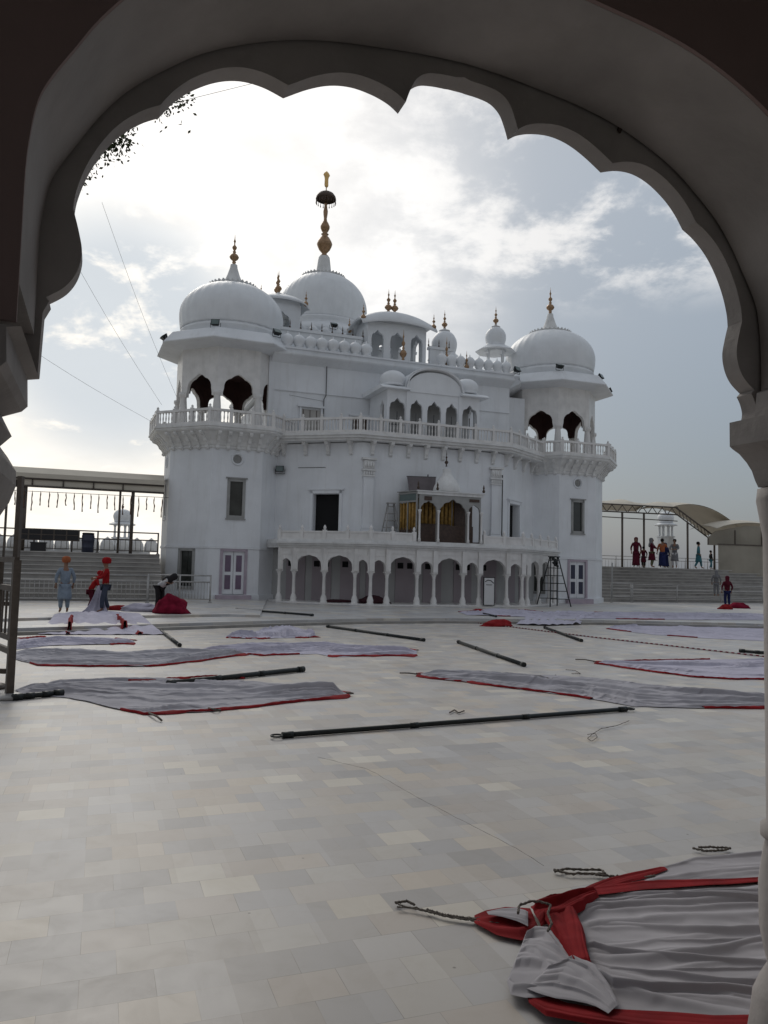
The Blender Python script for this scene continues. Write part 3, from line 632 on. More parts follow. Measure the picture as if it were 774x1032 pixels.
# ---- small chhatris: one with a plump dome, one on thin columns
def small_chhatri(r,zc,dome_h,thin=False):
    b=MB()
    if thin:
        for x,y in oct(r*.98)[::2]: b.lathe([(.10,0),(.10,.1),(.055,.2),(.05,.95),(.09,1.1),(.10,zc)],8,(x,y))
        b.ngon(r*1.05,zc-.12,zc-.021)
    else:
     for i in range(8):
        T,ln=ocf(r,i); b.poly([arch_panel(ln*.36,zc*.62,zc*.2,0,ln,0,zc,ln/2,lobes=1,depth=.1,point=.2)],T,.1)
    k=b.build('small_chhatri',M_dome,hall)
    b=MB(); b.loft([[(x,y,z) for x,y in oct(R)] for R,z in ((r*.9,zc-.02),(r*(1.95 if thin else 1.3),zc-.12),(r*(1.97 if thin else 1.32),zc-.08),(r*1.1,zc+.22),(r*.8,zc+.24))]); b.build('eave',M_dome,k)
    b=MB(); b.lathe([(r*.92,zc+.23),(r*.92,zc+.33)]+dome_prof(zc+.33,zc+.33+dome_h*.4,zc+.33+dome_h,r*.88,r*1.02,r*.25),48,flute=.02,nf=16); b.build('dome',M_dome,k)
    b=MB(); b.lathe([(r*.42,zc+.30+dome_h),(r*.45,zc+.36+dome_h),(r*.15,zc+.42+dome_h),(r*.1,zc+.5+dome_h)],16); b.build('lotus_crown',M_stained,k)
    b=MB(); b.lathe(finial_prof(zc+.42+dome_h,zc+1.55+dome_h,.17),12); b.build('finial',M_gold,k)
    return k
k3=small_chhatri(.70,1.3,1.25); k3.location=(2.685,7,12.216)
k4=small_chhatri(.58,1.25,1.0,True); k4.location=(5.638,6.5,12.989)
b=MB()
for x,y,z in ((2.685,7,12.216),(5.638,6.5,12.989)): b.ngon(.8,11.5,z-.002,c=(x,y))
b.build('chhatri_base',M_dome,hall)
# ---- central dome
DX,DY=-2.65,13.5
b=MB(); b.box(DX-4.2,DX+4.2,DY-4.6,DY+4.4,11.5,14.1); b.box(DX-4.4,DX+4.4,DY-4.8,DY+4.6,14.102,14.25); b.ngon(3.55,14.1,15.3,c=(DX,DY)); b.build('upper_block',M_dome,hall)
merlon_row('parapet_merlons',(DX-4.2,DY-4.7),(DX+4.2,DY-4.7),14.25,12,.30,hall,.8)
b=MB()
b.lathe([(3.2,15.3),(3.3,15.5),(3.3,15.62),(2.75,16.0),(2.6,16.1),(2.6,16.25),(2.72,16.35),(2.72,16.45)],64,(DX,DY))
b.lathe(dome_prof(16.45,17.45,19.55,2.64,2.74,1.26),144,(DX,DY),flute=.010,nf=36); cdm=b.build('central_dome',M_dome,hall)
b=MB(); b.lathe([(1.2,20.1),(1.34,20.14),(1.3,20.24),(.8,20.3),(.52,20.42),(.44,20.8),(.38,21.3),(.34,21.55),(.30,21.6)],32,(DX,DY))
for k in range(36):
    a=2*PI*k/36; T=Matrix.Translation((DX,DY,0))@Matrix.Rotation(a,4,'Z')@Matrix.Translation((1.30,0,20.2))@Matrix.Rotation(R_(35),4,'Y'); b.lathe([(.02,-.1),(.09,-.02),(.09,.04),(.02,.12)],6,sx=.5,T=T)
lc=b.build('lotus_crown',M_stained,cdm); lc.location.z=-.62
b=MB(); b.lathe([(.32,21.58),(.2,21.66),(.3,21.76),(.16,21.86),(.2,21.95),(.40,22.15),(.52,22.38),(.56,22.5),(.50,22.66),(.34,22.9),(.17,23.06),(.28,23.14),(.14,23.22),(.24,23.34),(.33,23.52),(.34,23.64),(.24,23.84),(.13,24.0),(.11,24.15),(.15,24.4),(.17,24.6),(.12,24.85),(.10,25.0),(.14,25.1),(.05,25.2),(.04,25.9)],20,(DX,DY)); fn=b.build('finial',M_gold,cdm); fn.location=(DX*.14,DY*.14,-.72); fn.scale=(.86,.86,1)
b=MB(); b.lathe([(.60,25.35),(.64,25.38),(.60,25.55),(.48,25.72),(.28,25.84),(.05,25.9),(.04,25.88),(.26,25.79),(.44,25.66),(.55,25.5),(.57,25.36)],28,(DX,DY),caps=False)
for k in range(20):
    a=2*PI*k/20; c=(DX+.61*math.cos(a),DY+.61*math.sin(a)); b.lathe([(.01,25.08),(.035,25.13),(.02,25.2),(.012,25.36)],6,c)
uc=b.build('umbrella_crown',M_bronze,cdm); uc.location.z=-.72
b=MB(); b.lathe([(.035,25.9),(.03,26.15),(.10,26.2),(.13,26.3),(.12,26.7),(.15,26.85),(.22,26.95),(.16,27.08),(.04,27.2)],12,(DX,DY),sy=.4); et=b.build('emblem_top',M_gold2,cdm); et.location.z=-.72
# ---- projecting window bay (jharokha) on the upper storey
b=MB(); y0=1.95
for x0,x1,hw in ((-2.55,-1.45,.42),(-1.45,-.5,.33),(-.5,.5,.38),(.5,1.45,.33),(1.45,2.55,.42)):
    b.poly([arch_panel(hw,9.55,.5,x0,x1,8.02,10.45,(x0+x1)/2,lobes=1,depth=.14,point=.22)],fr(0,y0),.14)
for sx in (-1,1):
    T=Matrix.Translation((sx*2.55+(0 if sx>0 else .14),y0+.14,0))@Matrix.Rotation(PI/2,4,'Z'); b.poly([arch_panel(.3,9.55,.5,0,2.4,8.02,10.45,.58,lobes=1,depth=.14,point=.22)],T,.139)
for sx in (-1,1): b.box(sx*1.45-.09,sx*1.45+.09,y0-.05,y0-.002,8.02,10.44)
jh=b.build('projecting_bay',M_dome,hall); jh.location=(-.05,0,-.2); jh.scale=(.95,1,1)
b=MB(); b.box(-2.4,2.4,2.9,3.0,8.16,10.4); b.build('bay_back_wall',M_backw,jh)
b=MB()
for s0,s1 in ((-2.95,-1.42),(1.42,2.95)): b.loft([[(s0,y,z) for y,z in ((1.62,10.42),(1.62,10.46),(1.95,10.62),(4.59,10.7),(4.59,10.46))],[(s1,y,z) for y,z in ((1.62,10.42),(1.62,10.46),(1.95,10.62),(4.59,10.7),(4.59,10.46))]])
b.build('eave',M_dome,jh)
for sx in (-1,1):
    b=MB(); b.lathe([(.60,10.68),(.62,10.78)]+dome_prof(10.78,11.02,11.48,.60,.66,.06),32,(sx*2.05,2.55),flute=.01,nf=12); b.build('side_dome',M_dome,jh)
b=MB(); n=20; pr=[]
for i in range(n+1):
    u_=-1+2*i/n; pr.append((u_*1.62,10.55+1.12*math.sqrt(max(0,1-abs(u_)**2.3))))
b.poly([[(x*.955,10.40+(z-10.55)*.93) for x,z in pr][::-1]],fr(0,1.90),.12)
b.loft([[(x,1.78,z-.08) for x,z in pr],[(x,1.78,z-.03) for x,z in pr],[(x,2.0,z+.03) for x,z in pr],[(x,4.59,z+.03) for x,z in pr]],closed=False,caps=False,smooth=True)
b.loft([[(x*.97,1.785,z-.10) for x,z in pr],[(x*.97,4.59,z-.1) for x,z in pr]],closed=False,caps=False,smooth=True)
b.loft([[(x,1.78,z-.03) for x,z in pr],[(x*.97,1.785,z-.10) for x,z in pr]],closed=False,caps=False)
b.build('curved_roof',M_dome,jh)
b=MB()
for x in (-2,-.98,0,.98,2): b.box(x-.02,x+.02,y0+.02,y0+.05,8.1,9.4)
b.box(-2.4,-1.6,y0+.02,y0+.05,8.75,8.8); b.box(1.6,2.4,y0+.02,y0+.05,8.85,8.9)
b.build('bay_bars',M_wire,jh)
# ---- ground floor arcade and its terrace
AK=(-3.79,0); AK2=(3.79,0); AE=(-7.25,2.62); AE2=(7.25,2.62)
runs=[(AE,AK,[.72,1.45,1.45,.72]),(AK,AK2,[.82,1.43,.82,1.44,.82,1.43,.82]),(AK2,AE2,[.72,1.45,1.45,.72])]
b=MB(); cols=[]
for p,q,ws in runs:
    T,ln=between(p,q); sc_=ln/sum(ws); x=0
    for wd in ws:
        wd*=sc_; wide=wd>1
        b.poly([arch_panel(wd/2-.11,1.78 if wide else 1.75,.52 if wide else .38,x,x+wd,1.55,2.62,x+wd/2,lobes=2 if wide else 1,depth=.035,point=.03)],T,.2)
        b.poly([[(x+.13,2.42 if wide else 2.30),(x+wd-.13,2.42 if wide else 2.30),(x+wd-.13,2.56),(x+.13,2.56)]],T@Matrix.Translation((0,-.025,0)),.024)
        cols.append(T@Vector((x,.1,0))); x+=wd
    cols.append(T@Vector((ln,.1,0)))
arc=b.build('arcade',M_marble,hall)
seen=[]
for c in cols:
    if any((c-s).length<.25 for s in seen): continue
    seen.append(c); b=MB(); b.lathe([(.17,.15),(.17,.24),(.135,.27),(.15,.36),(.115,.48),(.075,.58),(.085,.64),(.078,.7),(.068,1.35),(.085,1.38),(.075,1.42),(.12,1.53),(.13,1.56)],12,(c.x,c.y)); b.box(c.x-.14,c.x+.14,c.y-.14,c.y+.14,1.562,1.62); b.box(c.x-.11,c.x+.11,c.y-.19,c.y-.102,1.63,2.61)
    b.build('column',M_marble,arc)
def band(name,zs,offs,m,parent,yb=4.8):
    b=MB()
    for (z0,z1),o in zip(zs,offs):
        pts=[(-7.55,yb),(-7.3-o*.5,2.62-o),(AK[0]-o*.4,-o),(AK2[0]+o*.4,-o),(7.3+o*.5,2.62-o),(7.55,yb)]
        tri=tessellate_polygon([[Vector((x,y,0)) for x,y in pts]]); n=len(pts)
        b.add([(x,y,z0) for x,y in pts]+[(x,y,z1) for x,y in pts],[t for t in tri]+[(c+n,d+n,a+n) for a,d,c in tri]+[(i,(i+1)%n,(i+1)%n+n,i+n) for i in range(n)])
    return b.build(name,m,parent)
ter=band('terrace_slab',((2.62,2.72),(2.722,2.80),(2.802,2.88),(2.882,3.0)),(.04,.16,.24,.05),M_stained,hall)
b=MB()
for p,q in ((AE,AK),(AK,(-1.75,0)),((1.75,0),AK2),(AK2,AE2)):
    T,ln=between(p,q); n=max(1,round(ln/1.05))
    for i in range(n+1):
        x=ln*i/n; b.box(x-.08,x+.08,-.06,.12,3.0,3.42,T); c=T@Vector((x,.03,0)); b.lathe([(.08,3.42),(.04,3.44),(.075,3.5),(.06,3.56),(.015,3.64)],8,(c.x,c.y))
    b.box(0,ln,-.03,.09,3.0,3.08,T); b.box(0,ln,-.035,.095,3.30,3.37,T); b.box(0,ln,0,.06,3.08,3.30,T)
    b.build('terrace_parapet',M_marble,ter); b=MB()
# back wall of the arcade with mauve doors and small vents
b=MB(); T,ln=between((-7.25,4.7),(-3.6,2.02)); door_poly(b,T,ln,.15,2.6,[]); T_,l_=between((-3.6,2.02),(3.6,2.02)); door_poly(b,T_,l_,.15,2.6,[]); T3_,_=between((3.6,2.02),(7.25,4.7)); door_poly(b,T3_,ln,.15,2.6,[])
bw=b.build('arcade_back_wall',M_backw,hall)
for T_q,xs in ((T,(.9,2.2,3.6)),(T_,(.3,1.75,3.15,4.75,6.1)),(T3_,(.9,2.4))):
    for x in xs:
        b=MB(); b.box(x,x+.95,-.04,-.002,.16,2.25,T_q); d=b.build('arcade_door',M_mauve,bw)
        b=MB(); b.box(x+.1,x+.38,-.06,-.041,1.78,2.05,T_q); b.build('vent_opening',M_black,d)
        if xs.index(x)%2: b=MB(); b.box(x+.58,x+.84,-.06,-.041,1.78,2.05,T_q); b.build('vent_opening',M_black,d)
b=MB(); pts=[(-7.4,4.7),(-7.35,2.5),(-3.8,-.22),(3.8,-.22),(7.35,2.5),(7.4,4.7)]; tri=tessellate_polygon([[Vector((x,y,0)) for x,y in pts]]); n=6
b.add([(x,y,.10) for x,y in pts]+[(x,y,.205) for x,y in pts],[t for t in tri]+[(c+n,d+n,a+n) for a,d,c in tri]+[(i,(i+1)%n,(i+1)%n+n,i+n) for i in range(n)]); b.build('arcade_floor',M_marble,hall)

# ------------------------------------------------------------ things on and by the hall
def hthing(name,label,cat,x,y,z=0,rz=0,group=None): return thing(name,label,cat,Lw(x,y,z),TH+rz,group)
pv=hthing('glazed_pavilion','small white arched shrine pavilion with amber curtains on the terrace above the arcade','pavilion',0,0,3.0); pv.scale=(.96,1.15,1.10)
b=MB(); PW=1.6; 
T=fr(-PW,0)
b.poly([arch_panel(.41,1.28,.40,0,.95,0,1.93,.475,lobes=2,depth=.07,point=.1)],T,.09)
b.poly([arch_panel(.71,1.12,.68,.95,2.5,0,1.93,1.725-.0,lobes=2,depth=.07,point=.12)],T,.09)
b.poly([arch_panel(.30,1.28,.33,2.5,3.2,0,1.93,2.85,lobes=1,depth=.07,point=.1)],T,.09)
b.build('arched_front',M_frame,pv)
b=MB()
for x in (-1.6,-.65,.9,1.6): b=MB(); b.lathe([(.07,0),(.07,.12),(.05,.16),(.045,1.1),(.06,1.2),(.09,1.26),(.09,1.3)],10,(x,-.05)); b.build('slender_column',M_marble,pv)
b=MB(); b.box(1.6,1.7,1.35,1.45,0,2.04); b.build('corner_post',M_marble,pv)
b=MB(); b.box(-1.76,1.76,-.10,1.5,2.05,2.09); b.box(-1.7,1.7,-.04,1.4,1.932,2.048); b.build('flat_roof',M_stained,pv)
Tc,lc_=between((-2.15,1.05),(-1.69,.02)); b=MB(); b.box(.04,lc_-.04,.03,.05,0.02,1.9,Tc); b.build('canted_side_pane',M_tinglass,pv) if 0 else None
b=MB()
for q0,q1,a0,a1 in ((0,.06,0,2.03),(lc_-.06,lc_,0,2.03),(.061,lc_-.061,.0,.06),(.061,lc_-.061,1.62,1.68),(.061,lc_-.061,1.97,2.03),(lc_/2-.02,lc_/2+.02,.061,1.619)): b.box(q0,q1,-.03,.03,a0,a1,Tc)
b.build('canted_side_frame',M_frame,pv)
b=MB(); b.box(.062,lc_-.062,.0,.01,1.69,1.96,Tc); b.build('canted_side_pane',M_tinglass,pv)
b=MB(); b.box(.062,lc_-.062,.10,.12,.5,1.6,Tc)
for k in range(5): c=Tc@Vector((.12+.18*k,.06,0)); b.lathe([(.07,.5),(.06,1.1),(.075,1.6)],8,(c.x,c.y),sy=.6)
b.build('side_curtain',M_amber,pv)
b=MB(); b.box(.062,lc_-.062,.03,.05,.07,.58,Tc); b.build('side_dado',M_wood,pv)
b=MB(); b.poly([[(-2.2,1.1),(-1.74,-.08),(-1.77,-.09),(-2.25,1.06)][::-1]],Matrix.Translation((0,0,2.05))@Matrix.Rotation(R_(90),4,'X'),-.04) if 0 else b.box(-.04,lc_+.02,-.08,.3,2.05,2.092,Tc); b.build('canted_roof_edge',M_frame,pv)
b=MB()
for k in range(14):
    for (xx,yy) in ((-1.5+.21*k,.75),): b.lathe([(.10,.55),(.085,1.2),(.1,1.85)],8,(xx,yy),sy=.5)
for k in range(7): b.lathe([(.08,.3),(.07,1.2),(.08,1.75)],8,(-1.58,.2+.16*k),sx=.4)
b.build('amber_curtain',M_amber,pv)
b=MB(); b.box(-1.45,1.4,.35,.55,0,.72); b.box(.55,1.5,.6,.66,0,1.85); b.box(-1.6,1.6,.06,.10,0,.05); b.box(-1.5,.3,.55,.6,.7,.78)
b.box(-1.35,-.98,-.03,-.002,1.70,1.86); b.box(.98,1.5,-.03,-.002,1.72,1.84)
b.build('dark_wood_screen',M_wood,pv)
b=MB(); b.lathe([(.66,2.13),(.70,2.2),(.70,2.3),(.66,2.4),(.56,2.6),(.40,2.78),(.26,2.95),(.20,3.1),(.22,3.22),(.04,3.26)],24,(.1,.65),sx=1.1,flute=.03,nf=12); d_=b.build('pavilion_dome',M_stained,pv); d_.scale=(.85,.85,.92); d_.location.z=.15
b=MB(); b.lathe(finial_prof(3.24,3.92,.09),12,(.1,.65)); b.build('finial',M_bronze,pv)
b=MB()
for x in (-1.7,1.7,-.72): b.lathe([(.05,2.13),(.07,2.2),(.03,2.27),(.05,2.33),(.01,2.46)],8,(x,-.06))
b.build('roof_knob',M_bronze,pv)
tp=hthing('tarpaulin_slab','dark grey tarpaulin sheet propped against the wall behind the pavilion dome','tarpaulin',-.75,1.3,5.13)
b=MB(); b.loft([[(-.75,-.12,0),(.45,-.12,0),(.45,-.06,0),(-.75,-.06,0)],[(-.75,.30,.95),(.7,.30,1.0),(.7,.36,1.0),(-.75,.36,.95)]]); b.build('sheet',M_slab,tp)
b=MB(); b.tube([(-.78,.33,.97),(.72,.33,1.02)],.02,6); b.tube([(.3,.33,1.0),(.3,.33,1.12)],.03,6); b.build('edge_rod',M_wire,tp)
def flood(x,y,z,rz,label,hang=False,tilt=-.5):
    t=hthing('floodlight',label,'floodlight',x,y,z,rz,'floodlights fixed to the hall')
    T=Matrix.Translation((0,0,.22))@Matrix.Rotation(tilt,4,'X')
    b=MB(); b.loft([[T@Vector(p) for p in ((-.2,-.10,-.15),(.2,-.10,-.15),(.2,-.10,.15),(-.2,-.10,.15))],[T@Vector(p) for p in ((-.13,.10,-.09),(.13,.10,-.09),(.13,.10,.09),(-.13,.10,.09))]]); b.build('housing',M_blackm,t)
    b=MB(); b.box(-.17,.17,-.115,-.101,-.12,.12,T); b.build('lens',M_tinglass,t)
    b=MB(); b.tube([(-.23,0,.22),(-.23,0,.01),(.23,0,.01),(.23,0,.22)],.018,6); b.build('bracket',M_wire,t)
flood(-9.2-1.15,6.5-2.85,12.62,R_(-20),'black floodlight on the front left of the nearer left dome eave',tilt=-.3)
flood(-9.2+1.75,6.5-2.62,12.62,R_(20),'black floodlight on the front right of the nearer left dome eave',tilt=-.7)
flood(-9.2-3.27,6.5-1.1,12.16,R_(-80),'small black floodlight on the far left corner of the left eave',tilt=-.9)
flood(9.2+1.95,6.5-2.15,12.60,R_(30),'black floodlight on the right side of the right dome eave')
flood(9.2-1.2,6.5-2.9,12.66,R_(0),'black floodlight half sunk at front of the right dome eave',tilt=-1.1)
flood(9.2+3.27,6.5-1.1,12.16,R_(80),'small black floodlight on the tip of the right eave')
flood(5.6,4.0,12.3,R_(20),'tiny black floodlight at the right end of the roof cornice')
flood(DX-.6,DY-4.75,14.95,R_(0),'black floodlight in front of the big central dome drum',tilt=-1.0)
flood(-6.95,4.38,6.15,R_(-25),'black and white floodlight on the wall above the open black doorway',tilt=-.2)
# step ladders
def ladder(label,x,y,z,rz,h,w0,w1,rungs,spread,m):
    t=hthing('step_ladder',label,'ladder',x,y,z,rz)
    for nm,s in (('front_frame',-1),('back_frame',1)):
        b=MB()
        for sx in (-1,1): b.tube([(sx*w0/2,s*spread/2,0),(sx*w1/2,s*.04,h)],.028,6)
        for k in range(1,rungs+1):
            f=k/(rungs+.4); ww=w0+(w1-w0)*f; yy=s*(spread/2+(.04-spread/2)*f); b.tube([(-ww/2,yy,h*f),(ww/2,yy,h*f)],.02,6)
        b.build(nm,m,t)
    b=MB(); b.box(-w1/2-.05,w1/2+.05,-.12,.12,h,h+.05); b.build('top_platform',m,t); return t
q=[(8.27,37.455)][0]
lt=ladder('tall black step ladder standing in front of the right tower',0,0,0,0,2.35,1.15,.42,6,1.2,M_blackm); lt.location=(q[0],q[1],.15)
b=MB(); 
for k in range(9): b.tube([(.12*math.cos(a*.7+k)+.02*k-.1,.08*math.sin(a*1.1+k)-.1,2.38-.05*k-.01*a) for a in range(9)],.035,5)
b.build('cable_bundle',M_blackm,lt)
ladder('folded steel ladder leaning on the terrace wall left of the pavilion',-2.35,1.45,3.0,R_(0),1.75,.75,.30,5,.7,M_steel)
# sign board leaning at the arcade
sb=hthing('sign_board','white framed notice board leaning in an arch right of the arcade centre','notice board',1.85,-.30,.206); sb.scale=(.8,1,.88)
b=MB(); b.box(-.32,.32,-.02,.02,.03,1.42); b.build('board_face',M_paper,sb)
b=MB()
for x0,x1,z0,z1 in ((-.35,-.32,0,1.45),(.32,.35,0,1.45),(-.349,.349,1.42,1.452),(-.349,.349,0,.03)): b.box(x0,x1,-.03,.03,z0,z1)
b.build('board_frame',M_blackm,sb)
b=MB(); b.tube([(-.26,-.022,1.22),(-.1,-.022,1.30),(.1,-.022,1.28),(.28,-.022,1.14)],.022,5); b.tube([(-.2,-.022,1.06),(.18,-.022,1.06)],.015,5); b.build('board_mark',M_blackm,sb)
# dark cloth heap inside the arcade
def heap(name,label,cat,c,rx,ry,h,m,seed,n=26,rz=0,base=0,kids=None):
    b=MB(); rings=[]
    for i in range(9):
        t=i/8; ring=[]
        for j in range(n):
            a=2*PI*j/n; p=Vector((math.cos(a),math.sin(a),t*2+seed)); k=1+.30*noise.noise(p*1.4)+.14*noise.noise(p*4.1)+.06*noise.noise(p*9)
            r=math.cos(t*PI/2)**.55*k if t<1 else .02
            x,y=rx*r*math.cos(a),ry*r*math.sin(a); x,y=x*math.cos(rz)-y*math.sin(rz),x*math.sin(rz)+y*math.cos(rz)
            ring.append((x,y,h*t*(1+.35*noise.noise(Vector((x*2/rx,y*2/ry,seed)))) ))
        rings.append(ring)
    b.loft(rings,True,True,True)
    o=b.build(name,m,loc=c); return tag(o,label,cat)
p=Lw(-3.3,.9,.205); heap('cloth_heap','dark maroon cloth heap lying behind the columns inside the arcade','cloth heap',p,.75,.4,.36,mat('dark_maroon_cloth',(.05,.012,.018),.9,var=.2),3.1,rz=TH)
q=Lw(-4.7,1.6,.205); heap('cloth_heap','thin dark cloth strewn on the arcade floor left of the heap','cloth heap',q,.9,.3,.14,bpy.data.materials['dark_maroon_cloth'],5.1,rz=TH)

# ------------------------------------------------------------ raised terraces with steps, left and right
def steps(name,label,x0,x1,yb,n,run,z0,z1,ytop):
    t=hthing(name,label,'steps',0,0)
    rise=(z1-z0)/n
    for i in range(n):
        b=MB(); y=yb+run*i; z=z0+rise*i
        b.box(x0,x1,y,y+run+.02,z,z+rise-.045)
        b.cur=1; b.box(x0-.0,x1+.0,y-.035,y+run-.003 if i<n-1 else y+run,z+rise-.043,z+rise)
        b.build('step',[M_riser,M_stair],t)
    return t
steps('stone_steps','long flight of grey stone steps rising behind the people on the left',-40,-12.36,.6,11,.30,.15,2.15,4)
steps('stone_steps','long flight of grey stone steps below the group on the right terrace',12.35,40,6.2,11,.30,.15,2.22,10)
def terr(name,label,x0,x1,y0,y1,z1,z0=0):
    b=MB(); b.box(x0,x1,y0,y1,z0,z1); o=b.build(name,M_terr); o.location=(3.017,35.007,0); o.rotation_euler.z=TH; return tag(o,kind='structure')
terr('terrace_floor','',-40,-12.35,3.905,60,2.148)
terr('terrace_floor','',12.36,60,9.505,60,2.218)
def stub(o,label,cat): return tag(o,label,cat)
def railing(label,x0,x1,y,z,h,posts,bars,name='steel_railing',mid=None,m=M_steel,rise=0,vert=.16,cat='railing'):
    t=hthing(name,label,cat,x0,y,z); ln=x1-x0
    for i in range(posts+1):
        b=MB(); x=ln*i/posts; b.tube([(x,0,0),(x,0,h+.03)],.035,8); b.lathe([(.07,0),(.07,.03),(.04,.05)],8,(x,0)); b.build('post',m,t)
    b=MB()
    for hz in (h,)+tuple(mid or ()): b.tube([(0,0,hz),(ln,0,hz)],.028,8)
    b.build('rail',m,t)
    if bars:
        b=MB(); k=int(ln/vert)
        for i in range(1,k): b.tube([(i*vert,0,.14),(i*vert,0,(mid or (h,))[0]-.02)],.011,5)
        b.tube([(0,0,.14),(ln,0,.14)],.018,6)
        b.build('balusters',m,t)
    return t
railing('long steel handrail with thin bars in front of the left steps',-30,-13.05,-.6,.225,1.05,6,True,mid=(.82,))
railing('short steel rail section ending beside the left tower door',-13.0,-10.6,-.1,.225,1.08,2,True,mid=(.82,),vert=.12)
railing('long bare steel handrail running in front of the right steps',14.2,34,5.6,.15,1.05,6,False,mid=(.72,.3))
railing('short steel rail stub beside the right tower base',12.55,14.0,5.2,.15,1.1,1,False,mid=(.8,.35))
railing('guard rail along the top of the left terrace',-38,-12.4,4.5,2.15,.95,10,True,mid=(.62,),vert=.22,m=M_brown)
railing('guard rail behind the people on the right terrace',12.4,40,20,2.22,1.0,12,True,mid=(.75,),vert=.3)
# ---- left terrace: merlon wall, far chhatri, shed, hanging garlands, board, drum
t=hthing('merlon_wall','low white wall topped with bulb shaped merlons behind the left rail','wall',0,0)
b=MB(); b.box(-40,-12.3,12.0,12.25,2.15,2.35); b.build('base_wall',M_dome,t)
b=MB()
for i in range(36):
    x=-38.5+.75*i; b.lathe([(.37,2.35),(.37,2.6),(.34,2.78),(.24,2.95),(.08,3.06),(.02,3.12)],12,(x,12.12),sy=.5)
tag(b.build('merlons',M_dome,t))
def far_chhatri(label,x,y,z,s,gr=None,w=1.0):
    t=hthing('domed_turret',label,'turret',x,y,z); t.scale=(s,s,s)
    b=MB(); b.ngon(.8,-2.6,1.1); b.ngon(.9,1.1,1.2); b.build('turret_base',M_dome,t)
    b=MB()
    for px_,py_ in oct(.62): b.lathe([(.12,1.2),(.09,1.3),(.08,2.0),(.12,2.2)],8,(px_,py_))
    b.build('columns',M_dome,t)
    b=MB(); b.loft([[(x_,y_,z_) for x_,y_ in oct(R)] for R,z_ in ((.6,2.18),(1.12,2.24),(1.14,2.30),(.8,2.46),(.6,2.5))]); b.build('eave',M_dome,t)
    b=MB(); b.lathe([(.66,2.5),(.68,2.6)]+dome_prof(2.6,2.98,3.6,.66*w,.76*w,.1),32,flute=.015,nf=12); b.build('dome',M_dome,t)
    b=MB(); b.lathe(finial_prof(3.58,4.3,.09),10); b.build('finial',M_bronze,t)
    return t
ft=far_chhatri('small white domed turret standing behind the left terrace rail',0,0,0,.80); ft.location=(-17.569,52,2.477)
ft=far_chhatri('white domed turret on columns behind the people on the right terrace',0,0,0,.80); ft.location=(21.905,60,3.827)
ls=hthing('steel_shed','long steel roofed shelter on the left terrace seen against the sky','shelter',0,0)
b=MB(); b.loft([[(-40,4.9,5.55),(-40,5.4,5.85),(-40,8,5.85),(-40,8,5.75),(-40,4.9,5.35)],[(-12.2,4.9,5.55),(-12.2,5.4,5.85),(-12.2,8,5.85),(-12.2,8,5.75),(-12.2,4.9,5.35)]]); b.build('shed_roof',M_cream,ls)
b=MB(); b.tube([(-40,4.95,5.32),(-12.2,4.95,5.32)],.05,6); b.tube([(-40,4.95,4.98),(-12.2,4.95,4.98)],.05,6)
for i in range(21): b.tube([(-39+1.25*i,4.95,5.32),(-39+1.25*i,4.95,4.98)],.03,5)
b.build('fascia_truss',M_brown,ls); b=MB(); b.box(-40,-12.2,5.0,5.05,5.0,5.3); b.build('fascia_panel',M_cream,ls)
for x in (-18.0,-14.1,-13.55,-22.5,-27): b=MB(); b.tube([(x,5.0,2.15),(x,5.0,5.0)],.075 if x!=-14.1 else .05,8); b.build('shed_post',M_brown,ls)
gl=hthing('garland_string','row of hanging dried garlands strung below the left shelter roof','garlands',0,0)
b=MB(); b.tube([(-24,4.9,4.86),(-18,4.9,4.75),(-12.0,4.9,4.78)],.012,5); b.build('string',M_wire,gl)
for i in range(34):
    x=-23.5+.34*i; zt=4.78; l=random.uniform(.55,.95); b=MB(); b.tube([(x+random.uniform(-.02,.02),4.9,zt-l*k/5) for k in range(6)],[.006,.028,.02,.03,.02,.03],5); b.build('garland',M_flower,gl)
bd=hthing('display_board','wide black display board in two rows mounted on the left terrace rail','display board',-16.9,4.3,2.62)
b=MB(); b.box(-1.35,1.2,-.06,.06,0,.5); b.build('housing',M_brown,bd)
b=MB(); 
for i in range(5):
    for j in range(2): b.box(-1.3+.5*i,-.86+.5*i,-.075,-.061,.04+.23*j,.23+.23*j)
b.build('panels',M_board,bd)
b=MB(); b.tube([(-1.2,0,-.47),(-1.2,0,0)],.04,6); b.tube([(.9,0,-.47),(.9,0,0)],.04,6); b.build('stand',M_brown,bd)
dm=hthing('plastic_drum','dark blue plastic drum standing at the top of the left steps','drum',-15.35,4.15,2.15)
b=MB(); b.lathe([(.22,0),(.25,.03),(.25,.2),(.265,.22),(.25,.24),(.26,.5),(.275,.52),(.26,.54),(.26,.72),(.24,.78),(.15,.80)],20); b.build('drum_body',M_tankb,dm)
b=MB(); b.lathe([(.24,.785),(.25,.80),(.25,.84),(.2,.86)],20); b.build('lid',M_blackm,dm)
cr=hthing('storage_crate','small dark crate hanging below the black display board','crate',-17.3,4.0,2.15)
b=MB(); b.box(-.3,.3,-.2,.2,0,.34); b.box(-.33,.33,-.22,.22,.342,.38); b.build('crate_body',M_board,cr)
